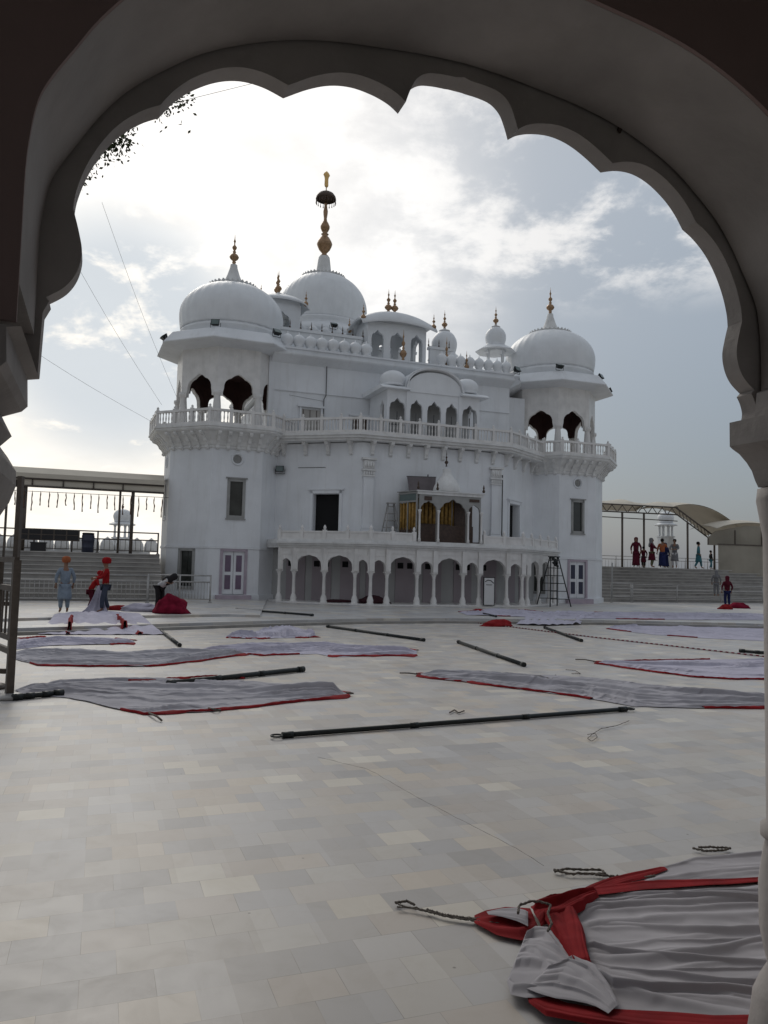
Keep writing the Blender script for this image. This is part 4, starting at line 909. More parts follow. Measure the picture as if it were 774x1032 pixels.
# ---- right terrace: truss canopy with fabric vaults, posts, tan enclosure
rc=hthing('fabric_canopy','cream stretched fabric canopy on a steel truss over the right terrace','canopy',0,0)
def vault(parent,x0,x1,y0,y1,z0,z1,h,name='fabric_vault',m=M_cream,skew=0):
    b=MB(); g=[]; n=14
    for i in range(n+1):
        u_=i/n
        for j in range(n+1):
            v_=j/n; zz_=z0+(z1-z0)*u_+h*math.sin(PI*v_)**.8*(1-.35*math.sin(PI*u_))
            g.append((x0+(x1-x0)*u_+skew*v_,y0+(y1-y0)*v_,zz_))
    m_=n+1; fs=[(i*m_+j,(i+1)*m_+j,(i+1)*m_+j+1,i*m_+j+1) for i in range(n) for j in range(n)]
    b.add(g+[(a,c,d-.03) for a,c,d in g],fs+[(a+len(g),d+len(g),c+len(g),q+len(g)) for a,q,c,d in fs],True)
    return b.build(name,m,parent)
for i in range(3): vault(rc,12.4+3.3*i,15.7+3.3*i,11.2,15.5,6.42,6.45,.55)
def hump(x0,x1,y0,y1,z0,z1,h,name='fabric_vault'):
    """a vault that arches along x and reaches back along y"""
    b=MB(); g=[]; n=16
    for i in range(n+1):
        u_=i/n
        for j in range(9):
            v_=j/8; g.append((x0+(x1-x0)*u_,y0+(y1-y0)*v_,z0+(z1-z0)*u_+h*math.sin(PI*u_)**.8+.25*math.sin(PI*v_)))
    fs=[(i*9+j,(i+1)*9+j,(i+1)*9+j+1,i*9+j+1) for i in range(n) for j in range(8)]
    b.add(g+[(a,c,d-.03) for a,c,d in g],fs+[(a+len(g),d+len(g),c+len(g),q+len(g)) for a,q,c,d in fs],True)
    b.build(name,M_cream,rc)
hump(21.9,28.4,11.25,15.2,6.42,4.85,.95)
hump(24.6,33.0,9.9,12.6,5.05,4.3,.85)
b=MB()
for dz in (0,-.5): b.tube([(12.4,11.2,6.38+dz),(22.4,11.2,6.45+dz)],.05,6)
for k in range(24): b.tube([(12.5+.41*k,11.2,6.38 if k%2 else 5.9),(12.91+.41*k,11.2,5.9 if k%2 else 6.38)],.028,5)
b.tube([(22.3,11.2,6.42),(26.0,11.2,4.35)],.055,6); b.tube([(22.4,11.2,5.93),(25.7,11.2,4.1)],.045,6)
for k in range(11): b.tube([(22.5+.31*k,11.2,6.3-.172*k),(22.65+.31*k,11.2,5.8-.168*k)],.024,5)
b.tube([(12.4,11.1,5.55),(22.3,11.1,5.5)],.035,6)
b.build('truss',M_brown,rc)
for x in (13.6,17.83,19.59,23.25,25.58): b=MB(); b.tube([(x,11.2,2.2),(x,11.2,5.9-(max(0,x-22.4)*.5))],.07,8); b.build('canopy_post',M_brown,rc)
en=hthing('tan_enclosure','tan sheet clad stair enclosure at the right end of the steps','enclosure',0,0)
b=MB()
T=fr(24.2,9.3,0,R_(-8))
b.poly([[(0,.16),(12,.16),(12,3.9),(0,3.9)]],T,.1)
b.poly([[(0,3.92),(12,3.92),(12,5.35),(3,5.35),(.6,4.9),(0,4.4)]],T@Matrix.Translation((0,1.2,0)),.08)
b.build('sheet_wall',M_tan,en)
b=MB(); b.box(-.05,12,-.05,.12,3.9,3.98,T)
for i in range(6): b.box(2.1*i-.03,2.1*i+.03,1.15,1.199,3.95,5.0 if i else 4.4,T)
b.build('wall_frame',M_brown,en)

# ------------------------------------------------------------ tent cloths laid out on the plaza
def interp(pl,t):
    pl=[Vector((*p[:2],0)) for p in pl]; ds=[0]
    for a,b_ in zip(pl,pl[1:]): ds.append(ds[-1]+(b_-a).length)
    d=t*ds[-1]
    for i in range(len(pl)-1):
        if d<=ds[i+1] or i==len(pl)-2:
            f=(d-ds[i])/max(1e-9,ds[i+1]-ds[i]); return pl[i].lerp(pl[i+1],min(1,f))
def fold(s,t,seed,k,amp,ln):
    n_=noise.noise(Vector((s*2.2+seed,t*3,seed))); n2=noise.noise(Vector((s*5,t*k*1.1+n_*1.5,seed+9)))
    n3=noise.noise(Vector((s*14,t*k*3.1,seed+4)))
    r=abs(math.sin(PI*(t*k*.5+n_*1.6+seed)))**1.4
    return amp*(1.1*r*(.45+.9*abs(n_))*1.4+1.3*max(0,n2)+.8*n3)
def patch(b,A,B,ns,nt,seed,k,amp,z0=.006,jit=.05,edge=True,wr=(.016,.05),lo=.28):
    rs=random.Random(int(seed*100)); g=[]
    ln=sum((Vector(A[i+1][:2])-Vector(A[i][:2])).length for i in range(len(A)-1))
    wid=sum((interp(A,q/10)-interp(B,q/10)).length for q in range(1,10))/9
    ridges=[(rs.uniform(-.1,1.1),rs.uniform(.35,1.0),rs.uniform(*wr),rs.uniform(0,50),rs.uniform(-.35,.35)) for _ in range(int(k*2.6))]
    for i in range(ns+1):
        s=i/ns; a=interp(A,s); c=interp(B,s); wd=(c-a).length
        for j in range(nt+1):
            t=j/nt; p=a.lerp(c,t)
            if wd>1e-6:
                e=(noise.noise(Vector((s*ln*1.1,seed*3+(0 if t<.5 else 7),0)))+.5*noise.noise(Vector((s*ln*4,seed*5+(0 if t<.5 else 7),0))))*jit*1.6
                p=p+(c-a).normalized()*e*abs(2*t-1)**2
            h=0
            for t0,hh,w_,ph,sl in ridges:
                tc_=t0+sl*(s-.5)+.16*noise.noise(Vector((s*ln*.35,ph,0)))+.035*noise.noise(Vector((s*ln*1.6,ph,3)))
                d=(t-tc_)*max(wd,.05)/w_/1.2
                if abs(d)<2.6: h=max(h,hh*math.exp(-d*d)*max(0,.38+1.1*noise.noise(Vector((s*ln*.5,ph,9)))))
            h=amp*(1.5*h+lo*abs(noise.noise(Vector((p.x*3,p.y*3,seed))))+.10*noise.noise(Vector((p.x*11,p.y*11,seed))))
            h*=min(1,wd/.5)*min(1,min(t,1-t)*8+.15)*min(1,min(s,1-s)*16+.2)
            g.append((p.x,p.y,z0+max(0.0,h)))
    m=nt+1; b.add(g,[(i*m+j,(i+1)*m+j,(i+1)*m+j+1,i*m+j+1) for i in range(ns) for j in range(nt)],True)
def strip(b,P,w_,seed,z0=.02,t0=0,t1=1,n=60,amp=.018):
    """a gathered hem: a ragged, lumpy ribbon along P"""
    g=[]
    for i in range(n+1):
        s=t0+(t1-t0)*i/n; p=interp(P,s); q=interp(P,min(1,s+.01)); r=interp(P,max(0,s-.01)); d=(q-r).normalized(); nn=Vector((-d.y,d.x,0))
        wv=w_*(.30+1.5*max(0,noise.noise(Vector((s*13,seed,2))))+.35*noise.noise(Vector((s*50,seed,5))))*(1+1.2*max(0,abs(2*s-1)-.85)/.15)*1.0
        off=.5*w_*noise.noise(Vector((s*11,seed,8)))
        for j in range(6):
            v=-1+2*j/5; x=p+nn*(off+wv*v*.5); h=z0+amp*(1-abs(v))*(.5+1.3*abs(noise.noise(Vector((s*37,v*2,seed)))))
            g.append((x.x,x.y,h if abs(v)<.99 else .006))
    b.add(g,[(i*6+j,(i+1)*6+j,(i+1)*6+j+1,i*6+j+1) for i in range(n) for j in range(5)],True)
def cloth(label,A,B,hems,seed,k=7,amp=.07,m=None,ns=190,nt=120,hw=.085,ropes=()):
    t=thing('tent_cloth',label,'cloth',(0,0,0),0,'tent cloths laid out on the plaza')
    b=MB(); patch(b,A,B,ns,nt,seed,k,amp); b.build('sheet',m or M_cloth,t)
    for i,(P,a0,a1) in enumerate(hems):
        b=MB(); strip(b,P,hw,seed+i,t0=a0,t1=a1,n=int(30+70*(a1-a0))); b.build('red_hem',M_red,t)
    for R in ropes:
        b=MB(); b.tube([(x,y,.03+.015*math.sin(i*2)) for i,(x,y) in enumerate(R)],.012,5); b.build('tie_rope',M_rope,t)
    return t
A=[(-4.903,10.56),(-4.624,11.332),(-4.013,11.632),(-3.297,11.961),(-2.139,11.839),(-1.274,11.483),(-0.739,11.105),(-0.448,10.888)]; B=[(-4.672,10.265),(-3.965,10.055),(-3.265,9.51),(-2.71,9.072),(-1.985,9.415),(-1.174,10.074),(-0.414,10.726)]
cloth('grey tent cloth with bright red hem, nearest one on the left of the plaza',A,B,[(B,.36,1),(A,.86,1),([(-4.624,11.332),(-3.564,11.605),(-2.613,12.296),(-1.79,12.001)],.3,.9)],1.3,11,.085,hw=.12,ropes=[[(-2.655,9.079),(-2.485,8.807),(-2.4,8.705)],[(-2.057,9.471),(-1.923,9.296),(-1.904,9.426)],[(-0.476,10.884),(-0.36,10.733)]])
A=[(-6.968,14.957),(-6.344,15.462),(-5.135,15.366),(-4.077,15.789),(-2.806,16.077)]; B=[(-6.539,13.901),(-5.683,13.079),(-4.864,13.103),(-3.922,13.281),(-3.278,14.111),(-2.68,15.368)]
cloth('long grey tent cloth with red hem lying second on the left',A,B,[(B,.15,1)],2.7,10,.09,hw=.14)
A=[(-8.074,17.39),(-7.528,18.305),(-6.298,18.113),(-5.568,17.559)]; B=[(-7.158,15.276),(-6.829,16.135),(-5.959,16.555),(-5.322,16.929)]
cloth('narrow pale cloth with red end lying just below the left platform edge',A,B,[(A,.8,1),(B,.8,1),(A,0,.2)],3.9,5,.10,m=M_clothl,hw=.2)
A=[(-3.828,19.326),(-3.262,21.025),(-2.803,23.386),(-1.962,21.412),(-1.67,19.922)]; B=[(-3.723,18.804),(-2.903,18.756),(-2.289,19.188),(-1.766,19.328),(-1.646,19.641)]
cloth('small rumpled lilac cloth peaked in the middle, touching the platform edge',A,B,[(B,0,.45),(B,.72,1)],4.2,5,.15,m=M_clothl,ns=80,nt=50,hw=.2)
A=[(-3.687,16.268),(-2.973,17.509),(-1.225,17.941),(-0.083,17.533),(0.779,16.887)]; B=[(-3.601,15.897),(-2.295,15.277),(-1.278,15.852),(-0.946,15.39),(0.736,15.923)]
cloth('long lilac cloth with red edged right end in the middle of the plaza',A,B,[(B,.62,1),(B,.22,.45),(A,.8,1),(B,0,.1)],5.1,7,.09,m=M_clothl,hw=.22)
A=[(0.612,13.089),(1.47,13.364),(2.473,13.292),(3.432,13.097),(4.246,12.561),(5.114,11.989),(5.906,11.467)]; B=[(0.601,12.849),(1.356,12.307),(2.167,11.637),(2.843,11.113),(3.383,10.4),(4.185,10.433),(5.459,10.602)]
cloth('long grey tent cloth with red pointed left end, right behind the big black pole',A,B,[(B,0,.52),(A,0,.12),(B,.8,1)],6.4,11,.085,hw=.11,ropes=[[(0.329,13.04),(0.474,12.945),(0.673,12.98)],[(2.371,12.918),(2.659,12.967),(2.795,12.762),(2.97,13.257)]])
A=[(4.242,15.448),(5.413,16.014),(6.823,16.475),(8.8,17.062)]; B=[(4.196,15.279),(4.711,14.48),(5.442,13.558),(6.067,13.422),(6.998,13.578)]
cloth('flat lilac cloth with thin red outline coming to a point on its left',A,B,[(A,0,.6),(B,0,1)],7.7,6,.06,m=M_clothl,hw=.09,ropes=[[(3.916,15.712),(4.08,15.579),(4.284,15.456)]])
A=[(7.604,25.907),(9.838,28.044),(12.087,28.293),(14.812,28.688)]; B=[(7.226,24.942),(8.047,22.941),(9.399,22.009),(11.124,21.556)]
cloth('wide lilac cloth lying farthest right below the right steps',A,B,[(A,.1,.35),(B,.0,.2),(B,.45,.6)],8.8,8,.08,m=M_clothl,hw=.14)
A=[(6.938,31.056),(9.905,33.032),(13.597,33.84),(17.198,34.575)]; B=[(5.609,27.446),(8.374,27.927),(11.451,28.501),(14.771,29.701)]
t=cloth('pale crumpled cloth spread on the platform before the right tower',A,B,[(A,.1,.25),(B,.3,.5)],9.3,8,.08,m=M_clothl,hw=.13); t.location.z=.155
A=[(2.963,30.065),(4.308,32.102),(6.092,32.901),(6.764,30.984)]; B=[(3.067,28.184),(4.118,28.007),(5.156,27.833),(6.181,27.662)]
t=cloth('strip of pale cloth with red knots in front of the arcade',A,B,[(A,0,.2),(B,.3,.5),(A,.6,.9)],10.1,6,.12,m=M_clothl,hw=.12,ns=90,nt=50); t.location.z=.155
# cloth hanging over the platform edge
t=thing('tent_cloth','crumpled white cloth spilling over the platform edge behind the red heap','cloth',(0,0,0),0,'tent cloths laid out on the plaza')
b=MB(); P0=[(6.289,30.785),(7.791,32.129),(8.726,31.804)]; P1=[(5.29,28.173),(6.319,28.28),(7.436,28.418)]; P2=[(4.45,25.776),(5.405,25.642),(6.777,26.544)]
g=[]
for i in range(41):
    s=i/40; a,c,d=interp(P0,s),interp(P1,s),interp(P2,s)
    for j in range(25):
        t_=j/24
        if t_<.5: p=a.lerp(c,t_*2); z=.17
        else: p=c.lerp(d,(t_-.5)*2); z=.17*(1-(t_-.5)*2)+.015
        g.append((p.x,p.y,z+.07*abs(math.sin(s*22+2*noise.noise(Vector((s*3,t_*2,1)))))*(.5+noise.noise(Vector((s*6,t_*3,7))))+.02))
b.add(g,[(i*25+j,(i+1)*25+j,(i+1)*25+j+1,i*25+j+1) for i in range(40) for j in range(24)],True); b.build('sheet',M_clothl,t)
heap('cloth_heap','crumpled red cloth heap lying at the foot of the platform edge','cloth heap',(3.726,25.098,0),.55,.28,.22,M_red,1.7,rz=.3)
heap('cloth_heap','small knot of red cloth on the platform before the arcade','cloth heap',(3.806,30.684,0.155),.28,.16,.12,M_red,2.9)
# ---- the near cloth at lower right
t=thing('near_tent_cloth','big wrinkled grey cloth with red borders and ropes, nearest at lower right','cloth',(0,0,0))
SA=[(1.019,4.164),(1.191,4.319),(1.495,4.426),(1.793,4.483),(2.244,4.551),(2.769,4.624),(3.415,4.72)]; SB=[(0.926,3.384),(0.971,3.226),(1.112,3.178),(1.347,3.181),(1.58,3.217),(1.912,3.211),(2.348,3.162)]
def near_patch(A,B,seed,k,amp,ns,nt,m,name,z0=.014,dirn_=0):
    b=MB(); g=[]
    for i in range(ns+1):
        s=i/ns; a=interp(A,s); c=interp(B,s)
        for j in range(nt+1):
            t_=j/nt; p=a.lerp(c,t_); x,y=p.x,p.y
            q=Vector((s*2.1,t_*1.2,seed)); wv=noise.noise(q*1.6)*.9+noise.noise(q*4)*.25
            h=0
            for kk,aa,ph in ((k,1,.0),(k*1.9,.55,2.1),(k*3.3,.26,4.0)):
                v=math.sin(2*PI*(t_*kk*.5+wv*.9+s*.35+ph)); msk=max(0,noise.noise(Vector((s*3.2+ph,t_*kk*.8,seed+ph)))+.32)
                h+=aa*amp*(max(0,v)**2.2)*msk*1.25
            h+=amp*.10*noise.noise(Vector((x*9,y*9,seed)))+amp*.25*abs(noise.noise(Vector((x*3,y*3,seed))))
            h*=min(1,min(t_,1-t_)*nt/5+.15)
            g.append((x,y,z0+max(0,h)))
    mm=nt+1; b.add(g,[(i*mm+j,(i+1)*mm+j,(i+1)*mm+j+1,i*mm+j+1) for i in range(ns) for j in range(nt)],True); return b.build(name,m,t)
def near(A,B,ns,nt,seed,k,amp,m,name,z0=.012,jit=.02):
    m=M_nearc if m is M_cloth else m
    b=MB(); patch(b,A,B,ns,nt,seed,k,amp,z0,jit,True,(.006,.034),.5); return b.build(name,m,t)
near(SA,SB,240,320,3.3,18,.034,M_cloth,'sheet')
near([(1.484,4.562),(1.699,4.765),(1.97,4.925),(2.497,5.059),(3.088,5.15),(3.791,5.232)],[(1.36,4.379),(1.589,4.458),(1.804,4.511),(2.273,4.608),(2.805,4.683),(3.46,4.782)],120,70,5.2,5,.03,M_cloth,'far_sheet')
near([(1.133,4.405),(1.315,4.566),(1.522,4.679),(1.717,4.766)],[(1.158,4.317),(1.331,4.43),(1.547,4.58),(1.724,4.721)],80,30,8.2,6,.06,M_red,'red_border',.02)
near([(1.055,4.311),(1.216,4.41),(1.528,4.523),(1.758,4.536),(1.995,4.564),(2.28,4.623),(2.805,4.683),(3.437,4.751)],[(1.031,4.212),(1.184,4.293),(1.482,4.386),(1.72,4.439),(1.958,4.48),(2.244,4.551),(2.76,4.609),(3.381,4.674)],160,20,6.7,2,.03,M_red,'red_border',.03)
near([(0.804,4.117),(0.957,4.232),(1.085,4.325),(1.209,4.384)],[(0.813,3.911),(0.948,3.97),(1.073,4.075),(1.192,4.245)],80,60,7.9,10,.11,M_red,'red_border',.03)
near([(0.83,3.996),(0.836,3.861),(0.838,3.698),(0.858,3.5)],[(1.022,4.072),(1.01,3.87),(0.979,3.678),(0.959,3.504)],80,60,4.4,10,.10,M_red,'red_border',.05)
near([(0.502,4.023),(0.57,4.082),(0.679,4.133),(0.804,4.117)],[(0.494,3.957),(0.586,3.849),(0.696,3.795),(0.802,3.86)],60,40,2.2,3,.04,M_red,'red_border',.02)
near([(0.561,4.015),(0.641,4.052),(0.719,4.067),(0.772,4.026)],[(0.566,3.982),(0.626,3.954),(0.701,3.905),(0.742,3.867)],50,40,9.2,9,.04,M_cloth,'gathered_pleats',.05)
near([(0.721,3.806),(0.782,3.879),(0.843,3.872),(0.87,3.718),(0.898,3.501)],[(0.557,3.368),(0.559,3.279),(0.62,3.261),(0.682,3.27),(0.815,3.319)],110,110,6.1,6,.055,M_cloth,'loose_flap',.035)
near([(0.776,3.496),(0.901,3.586),(0.968,3.505),(0.987,3.349),(0.986,3.213)],[(0.63,3.311),(0.734,3.23),(0.843,3.194),(0.877,3.175),(0.911,3.13)],90,90,1.1,6,.055,M_cloth,'loose_flap',.05)
near([(0.628,3.394),(0.674,3.328),(0.78,3.26),(0.894,3.237),(1.046,3.216),(1.35,3.188),(1.63,3.199),(2.348,3.162)],[(0.628,3.24),(0.676,3.147),(0.819,3.101),(0.925,3.074),(1.062,3.036),(1.279,3.02),(1.543,3.03),(2.205,2.973)],160,60,12.1,8,.045,M_red,'red_border',.03)
def rope(P,r,name,parent,seed=0,zz=.02,loops=0):
    b=MB(); pts=[]
    for i in range(50):
        p=interp(P,i/49); pts.append((p.x,p.y,zz+.006*noise.noise(Vector((i*.5,seed,0)))))
    b.tube(pts,[r*.5*(1+.25*math.sin(i*2.3)) for i in range(50)],7); return b.build(name,M_rope,parent)
rope([(0.106,4.173),(0.141,4.128),(0.314,4.046),(0.461,4.009),(0.609,4.006)],.008,'tie_rope',t,1); rope([(0.115,4.115),(0.217,4.108),(0.362,4.015),(0.487,3.978),(0.626,3.954)],.008,'tie_rope',t,2); rope([(0.106,4.161),(0.168,4.188),(0.208,4.143)],.012,'tie_rope',t,3); rope([(0.267,4.088),(0.339,4.036),(0.46,3.998),(0.508,3.99)],.016,'tie_rope',t,4)
rope([(0.696,3.882),(0.716,3.97),(0.787,4.031),(0.848,4.012),(0.878,3.991),(0.842,3.89),(0.838,3.785),(0.802,3.704)],.012,'tie_rope',t,5,.10)
rope([(1.042,4.665),(1.11,4.611),(1.215,4.617),(1.332,4.624),(1.325,4.682),(1.231,4.676),(1.116,4.684),(1.041,4.635)],.014,'tie_rope',t,6); rope([(1.269,4.606),(1.377,4.584),(1.547,4.58),(1.615,4.612)],.014,'tie_rope',t,7)
def coil(label,P,r): 
    o=rope(P,r,'rope_length',None,len(label)); return tag(o,label,'rope')
coil('short twist of brown rope lying behind the near grey cloth',[(2.02,5.08),(2.089,5.032),(2.213,5.058),(2.268,5.096),(2.171,5.107),(2.066,5.1)],.014)
coil('thin black cord curled on the floor below the big pole end',[(2.973,9.354),(2.735,9.038),(2.499,8.846),(2.334,8.568),(2.201,8.309),(2.206,8.17),(2.323,8.37),(2.357,8.571),(2.254,8.509)],.007)
coil('scrap of dark rope left of the big pole, alone on the floor',[(0.857,9.588),(0.937,9.795),(0.967,9.602),(1.055,9.744)],.016)
coil('thin dark cord lying diagonally across the empty floor tiles',[(-0.554,7.23),(-0.075,6.823),(0.302,6.048),(0.619,5.476),(0.88,5.005),(0.996,4.722)],.0022)
coil('short cord squiggle on the floor left of the pointed lilac cloth',[(3.334,14.09),(3.486,13.982),(3.475,13.591),(3.313,13.563)],.01)
tag(bpy.data.objects['rope_length'],None)
# red and white chain rope across the far plaza
t=thing('barrier_chain','thin red and white barrier chain trailing across the far plaza','chain')
P=[(2.756,26.868),(4.216,24.415),(5.867,21.375),(7.251,19.275),(8.542,17.197)]; b=MB(); ds=150
for i in range(ds):
    if i%2: continue
    a=interp(P,i/ds); c=interp(P,(i+1)/ds); b.cur=0; b.tube([(a.x,a.y,.02),(c.x,c.y,.02)],.016,5)
b.cur=1
for i in range(1,ds,2):
    a=interp(P,i/ds); c=interp(P,(i+1)/ds); b.tube([(a.x,a.y,.018),(c.x,c.y,.018)],.014,5)
b.build('chain_links',[M_crim,M_stair],t)
# ---- black tent poles
def pole(label,p,q,r,ring=False,z=None):
    t=thing('tent_pole',label,'pole',(p[0],p[1],p[2] if len(p)>2 else 0),0,'black tent poles lying about')
    o=Vector((p[0],p[1],0)); a=Vector((0,0,r+.004)); c=Vector((q[0]-p[0],q[1]-p[1],r+.004)); d=(c-a).normalized()
    b=MB(); b.tube([a,c],r,12); b.build('pole_tube',M_blackm,t)
    for s in (.33,.66): m_=a.lerp(c,s); b=MB(); b.tube([m_-d*.05,m_+d*.05],r*1.15,12); b.build('collar',M_blackm,t)
    b=MB(); b.tube([a-d*.02,a+d*.10],r*1.25,12); b.build('end_cap',M_blackm,t); b=MB(); b.tube([c-d*.10,c+d*.02],r*1.25,12); b.build('end_cap',M_blackm,t)
    if ring:
        for e,sg in ((a,-1),(c,1)):
            s=Vector((-d.y,d.x,0)); b=MB(); cc=e+d*sg*(.075); R_r=.06
            b.tube([cc+d*R_r*math.cos(k*PI/8)+s*R_r*math.sin(k*PI/8)+Vector((0,0,.0)) for k in range(16)],.010,6,True); b.build('end_ring',M_blackm,t)
    return t
pole('longest black pole with ring ends lying across the middle foreground',(-0.968,8.058,0),(3.153,10.084,0),.027,True)
pole('black pole sticking out behind the nearest left grey cloth',(-3.014,11.209,0),(-1.298,13.12,0),.04)
pole('black pole poking out left of the nearest left grey cloth',(-4.565,9.821,0),(-4.152,10.261,0),.035)
pole('black pole lying right of centre just below the platform edge',(-1.571,22.793,0),(1.047,19.129,0),.036)
pole('black pole lying diagonally in the middle of the open plaza',(1.868,18.828,0),(2.664,14.528,0),.036)
pole('short black pole beside the barrier chain on the far plaza',(5.134,24.498,0),(5.144,20.039,0),.036)
pole('short black pole touching the left platform edge',(-5.641,19.999,0),(-4.254,16.543,0),.036)
pole('thin black pole lying on the platform in front of the left tower',(-5.174,27.722,0.157),(-2.246,25.399,0.157),.035)
pole('black pole end at the right beside the porch column',(8.409,18.282,0),(9.271,17.543,0),.036)
pole('thin black pole resting on the platform edge above the red heap',(3.593,30.208,0.157),(4.012,27.281,0.157),.03)
# ------------------------------------------------------------ steel gate post and barricade at the far left
gt=thing('steel_barricade','weathered brown steel barricade with round foot at the left edge','barricade',(-4.69,9.952,-0),R_(-52))
b=MB(); b.box(-.045,.045,-.045,.045,.03,1.75); b.build('post',M_brown,gt)
b=MB(); b.lathe([(.19,0),(.20,.03),(.14,.06),(.07,.07)],16); b.build('foot',M_steel,gt)
for x in (-.95,-1.9):
    b=MB(); b.box(x-.04,x+.04,-.04,.04,.03,1.75); b.lathe([(.19,0),(.20,.03),(.14,.06),(.07,.07)],16,(x,0)); b.build('post',M_brown,gt)
b=MB()
for z in (.55,.72,1.35,1.72): b.box(-1.9,-.0,-.03,.03,z,z+.07)
for i in range(1,9): b.box(-1.9+.21*i-.012,-1.9+.21*i+.012,-.012,.012,.78,1.34)
b.build('cross_bars',M_brown,gt)
g2=thing('gate_frame','tall brown steel gate frame standing open at the left edge','gate',(-5.217,11.046,0),R_(172))
b=MB()
b.box(-.035,.035,-.035,.035,0,2.95); b.box(1.15,1.25,-.035,.035,0,2.95); b.box(.052,1.148,-.045,.045,2.80,2.90)
b.build('frame',M_brown,g2)
b=MB(); b.box(.052,1.148,-.03,.03,.15,.22); b.box(.052,1.148,-.03,.03,1.1,1.16)
for i in range(1,6): b.box(.2*i-.012,.2*i+.012,-.012,.012,.22,2.80)
b.build('gate_bars',M_brown,g2)

# ------------------------------------------------------------ people
def skin(name,V,E,Rr,m,parent,root=0,sub=1):
    me=bpy.data.meshes.new(name); me.from_pydata([Vector(v) for v in V],E,[]); me.materials.append(m)
    o=bpy.data.objects.new(name,me); C.objects.link(o); o.parent=parent
    md=o.modifiers.new('skin','SKIN'); md.use_smooth_shade=True
    for i,sv in enumerate(me.skin_vertices[0].data):
        r=Rr[i]; sv.radius=(r,r) if not isinstance(r,tuple) else r; sv.use_root=(i==root)
    s=o.modifiers.new('sub','SUBSURF'); s.levels=sub; s.render_levels=sub+0
    return o
def person(label,loc,face,H=1.65,pose=None,top=C_blue,legs=C_white,head=None,hat=None,skirt=None,scarf=None,hair=True,lean=0,arms=None,stride=.0,crouch=0,name='person'):
    """face: heading in radians (0 looks along -y, towards the camera). arms: ((elbowL,handL),(elbowR,handR)) in body space, metres for H=1.65"""
    t=thing('person',label,'person',loc,face); k=H/1.65; t.scale=(k,k,k)
    sl,cl=math.sin(lean),math.cos(lean); hp=.88-crouch*.35
    def up(x,y,z): # torso point above the hips, leaning towards -y
        return (x,-(z*sl)+y*cl,hp+z*cl)
    J={'pel':(0,0,hp),'wai':up(0,0,.16),'che':up(0,-.01,.38),'nek':up(0,0,.55),'hdb':up(0,-.015,.62),'hdt':up(0,-.02,.74)}
    if arms is None: arms=(((-.27,.02,.22),(-.25,-.08,-.02)),((.27,.02,.22),(.25,-.08,-.02)))
    V=[];E=[];Rr=[]
    def pt(p,r): V.append(p); Rr.append(r); return len(V)-1
    pel=pt(J['pel'],(.135,.105)); wai=pt(J['wai'],(.115,.09)); che=pt(J['che'],(.135,.105)); nek=pt(J['nek'],.052); hb=pt(J['hdb'],(.072,.08)); hc=pt(up(0,-.02,.68),(.078,.092)); ht=pt(up(0,-.01,.76),(.055,.065))
    E+=[(pel,wai),(wai,che),(che,nek),(nek,hb),(hb,hc),(hc,ht)]
    nz_=pt(up(0,-.115,.665),.012); E.append((hc,nz_))
    hands=[]
    for (el,ha),sx in zip(arms,(-1,1)):
        sh=pt(up(sx*.165,0,.46),.055); a=pt(up(*el),.038); h=pt(up(*ha),.027); d=(Vector(up(*ha))-Vector(up(*el))).normalized()
        pm=pt(tuple(Vector(up(*ha))+d*.06),(.035,.018)); E+=[(che,sh),(sh,a),(a,h),(h,pm)]; hands.append((Vector(up(*ha))+d*.06,d,sx))
    for sx in (-1,1):
        st=stride*sx; hi=pt((sx*.085,0,hp-.06),.085); kn=pt((sx*.10,-.04-crouch*.3-st*.45,(hp)*.52),.055); an=pt((sx*.10,.02-st,.09),.038); to=pt((sx*.11,-.13-st,.035),.035)
        E+=[(pel,hi),(hi,kn),(kn,an),(an,to)]
    body=skin('body',V,E,Rr,M_skin,t)
    # fingers
    for hp_,d,sx in hands:
        s=d.cross(Vector((0,1,0))); s=s.normalized() if s.length>.1 else Vector((1,0,0)); fw=s.cross(d)
        b=MB()
        for i,l in enumerate((.065,.075,.07,.055)):
            o_=hp_+s*(-.024+.016*i); b.tube([o_-d*.01,o_+d*l*.55,o_+d*l*.95+fw*.018],[.009,.008,.006],6)
        b.tube([hp_-d*.03+s*.02,hp_+s*.045+d*.01,hp_+s*.05+d*.045],[.011,.009,.007],6)
        b.build('fingers',M_skin,t)
    b=MB()
    for sx in (-1,1): c=Vector(up(sx*.03,-.105,.685)); b.lathe([(.004,c.z-.008),(.011,c.z),(.004,c.z+.008)],6,(c.x,c.y))
    b.build('eyes',C_hair,t)
    # shirt or kurta
    V=[];E=[];Rr=[]
    low=.02 if skirt is None else -.05
    p0=pt(up(0,0,-.06),(.165,.13)); p1=pt(up(0,0,.14),(.145,.115)); p2=pt(up(0,-.01,.38),(.16,.125)); p3=pt(up(0,0,.50),(.07,.07)); E+=[(p0,p1),(p1,p2),(p2,p3)]
    for (el,ha),sx in zip(arms,(-1,1)):
        sh=pt(up(sx*.165,0,.46),.07); a=pt(up(*el),.055); e=Vector(up(*el)).lerp(Vector(up(*ha)),.75); h=pt(tuple(e),.042); E+=[(p2,sh),(sh,a),(a,h)]
    skin('shirt',V,E,Rr,top,t)
    if skirt is not None:
        b=MB(); ring=[]
        zb={'kurta':.42,'long':.10}[skirt]
        for i in range(6):
            f=i/5; z=hp+.02-(hp+.02-zb)*f; r1=.165+.05*f; r2=.13+.07*f; ring.append([(r1*(1+.07*math.sin(j*2.6+i))*math.cos(2*PI*j/20),r2*(1+.07*math.cos(j*2.1))*math.sin(2*PI*j/20)+.0,z) for j in range(20)])
        b.loft(ring,True,True,True); b.build('kurta_skirt',top if skirt=='kurta' else legs,t)
    V=[];E=[];Rr=[]
    p0=pt((0,0,hp),(.15,.12))
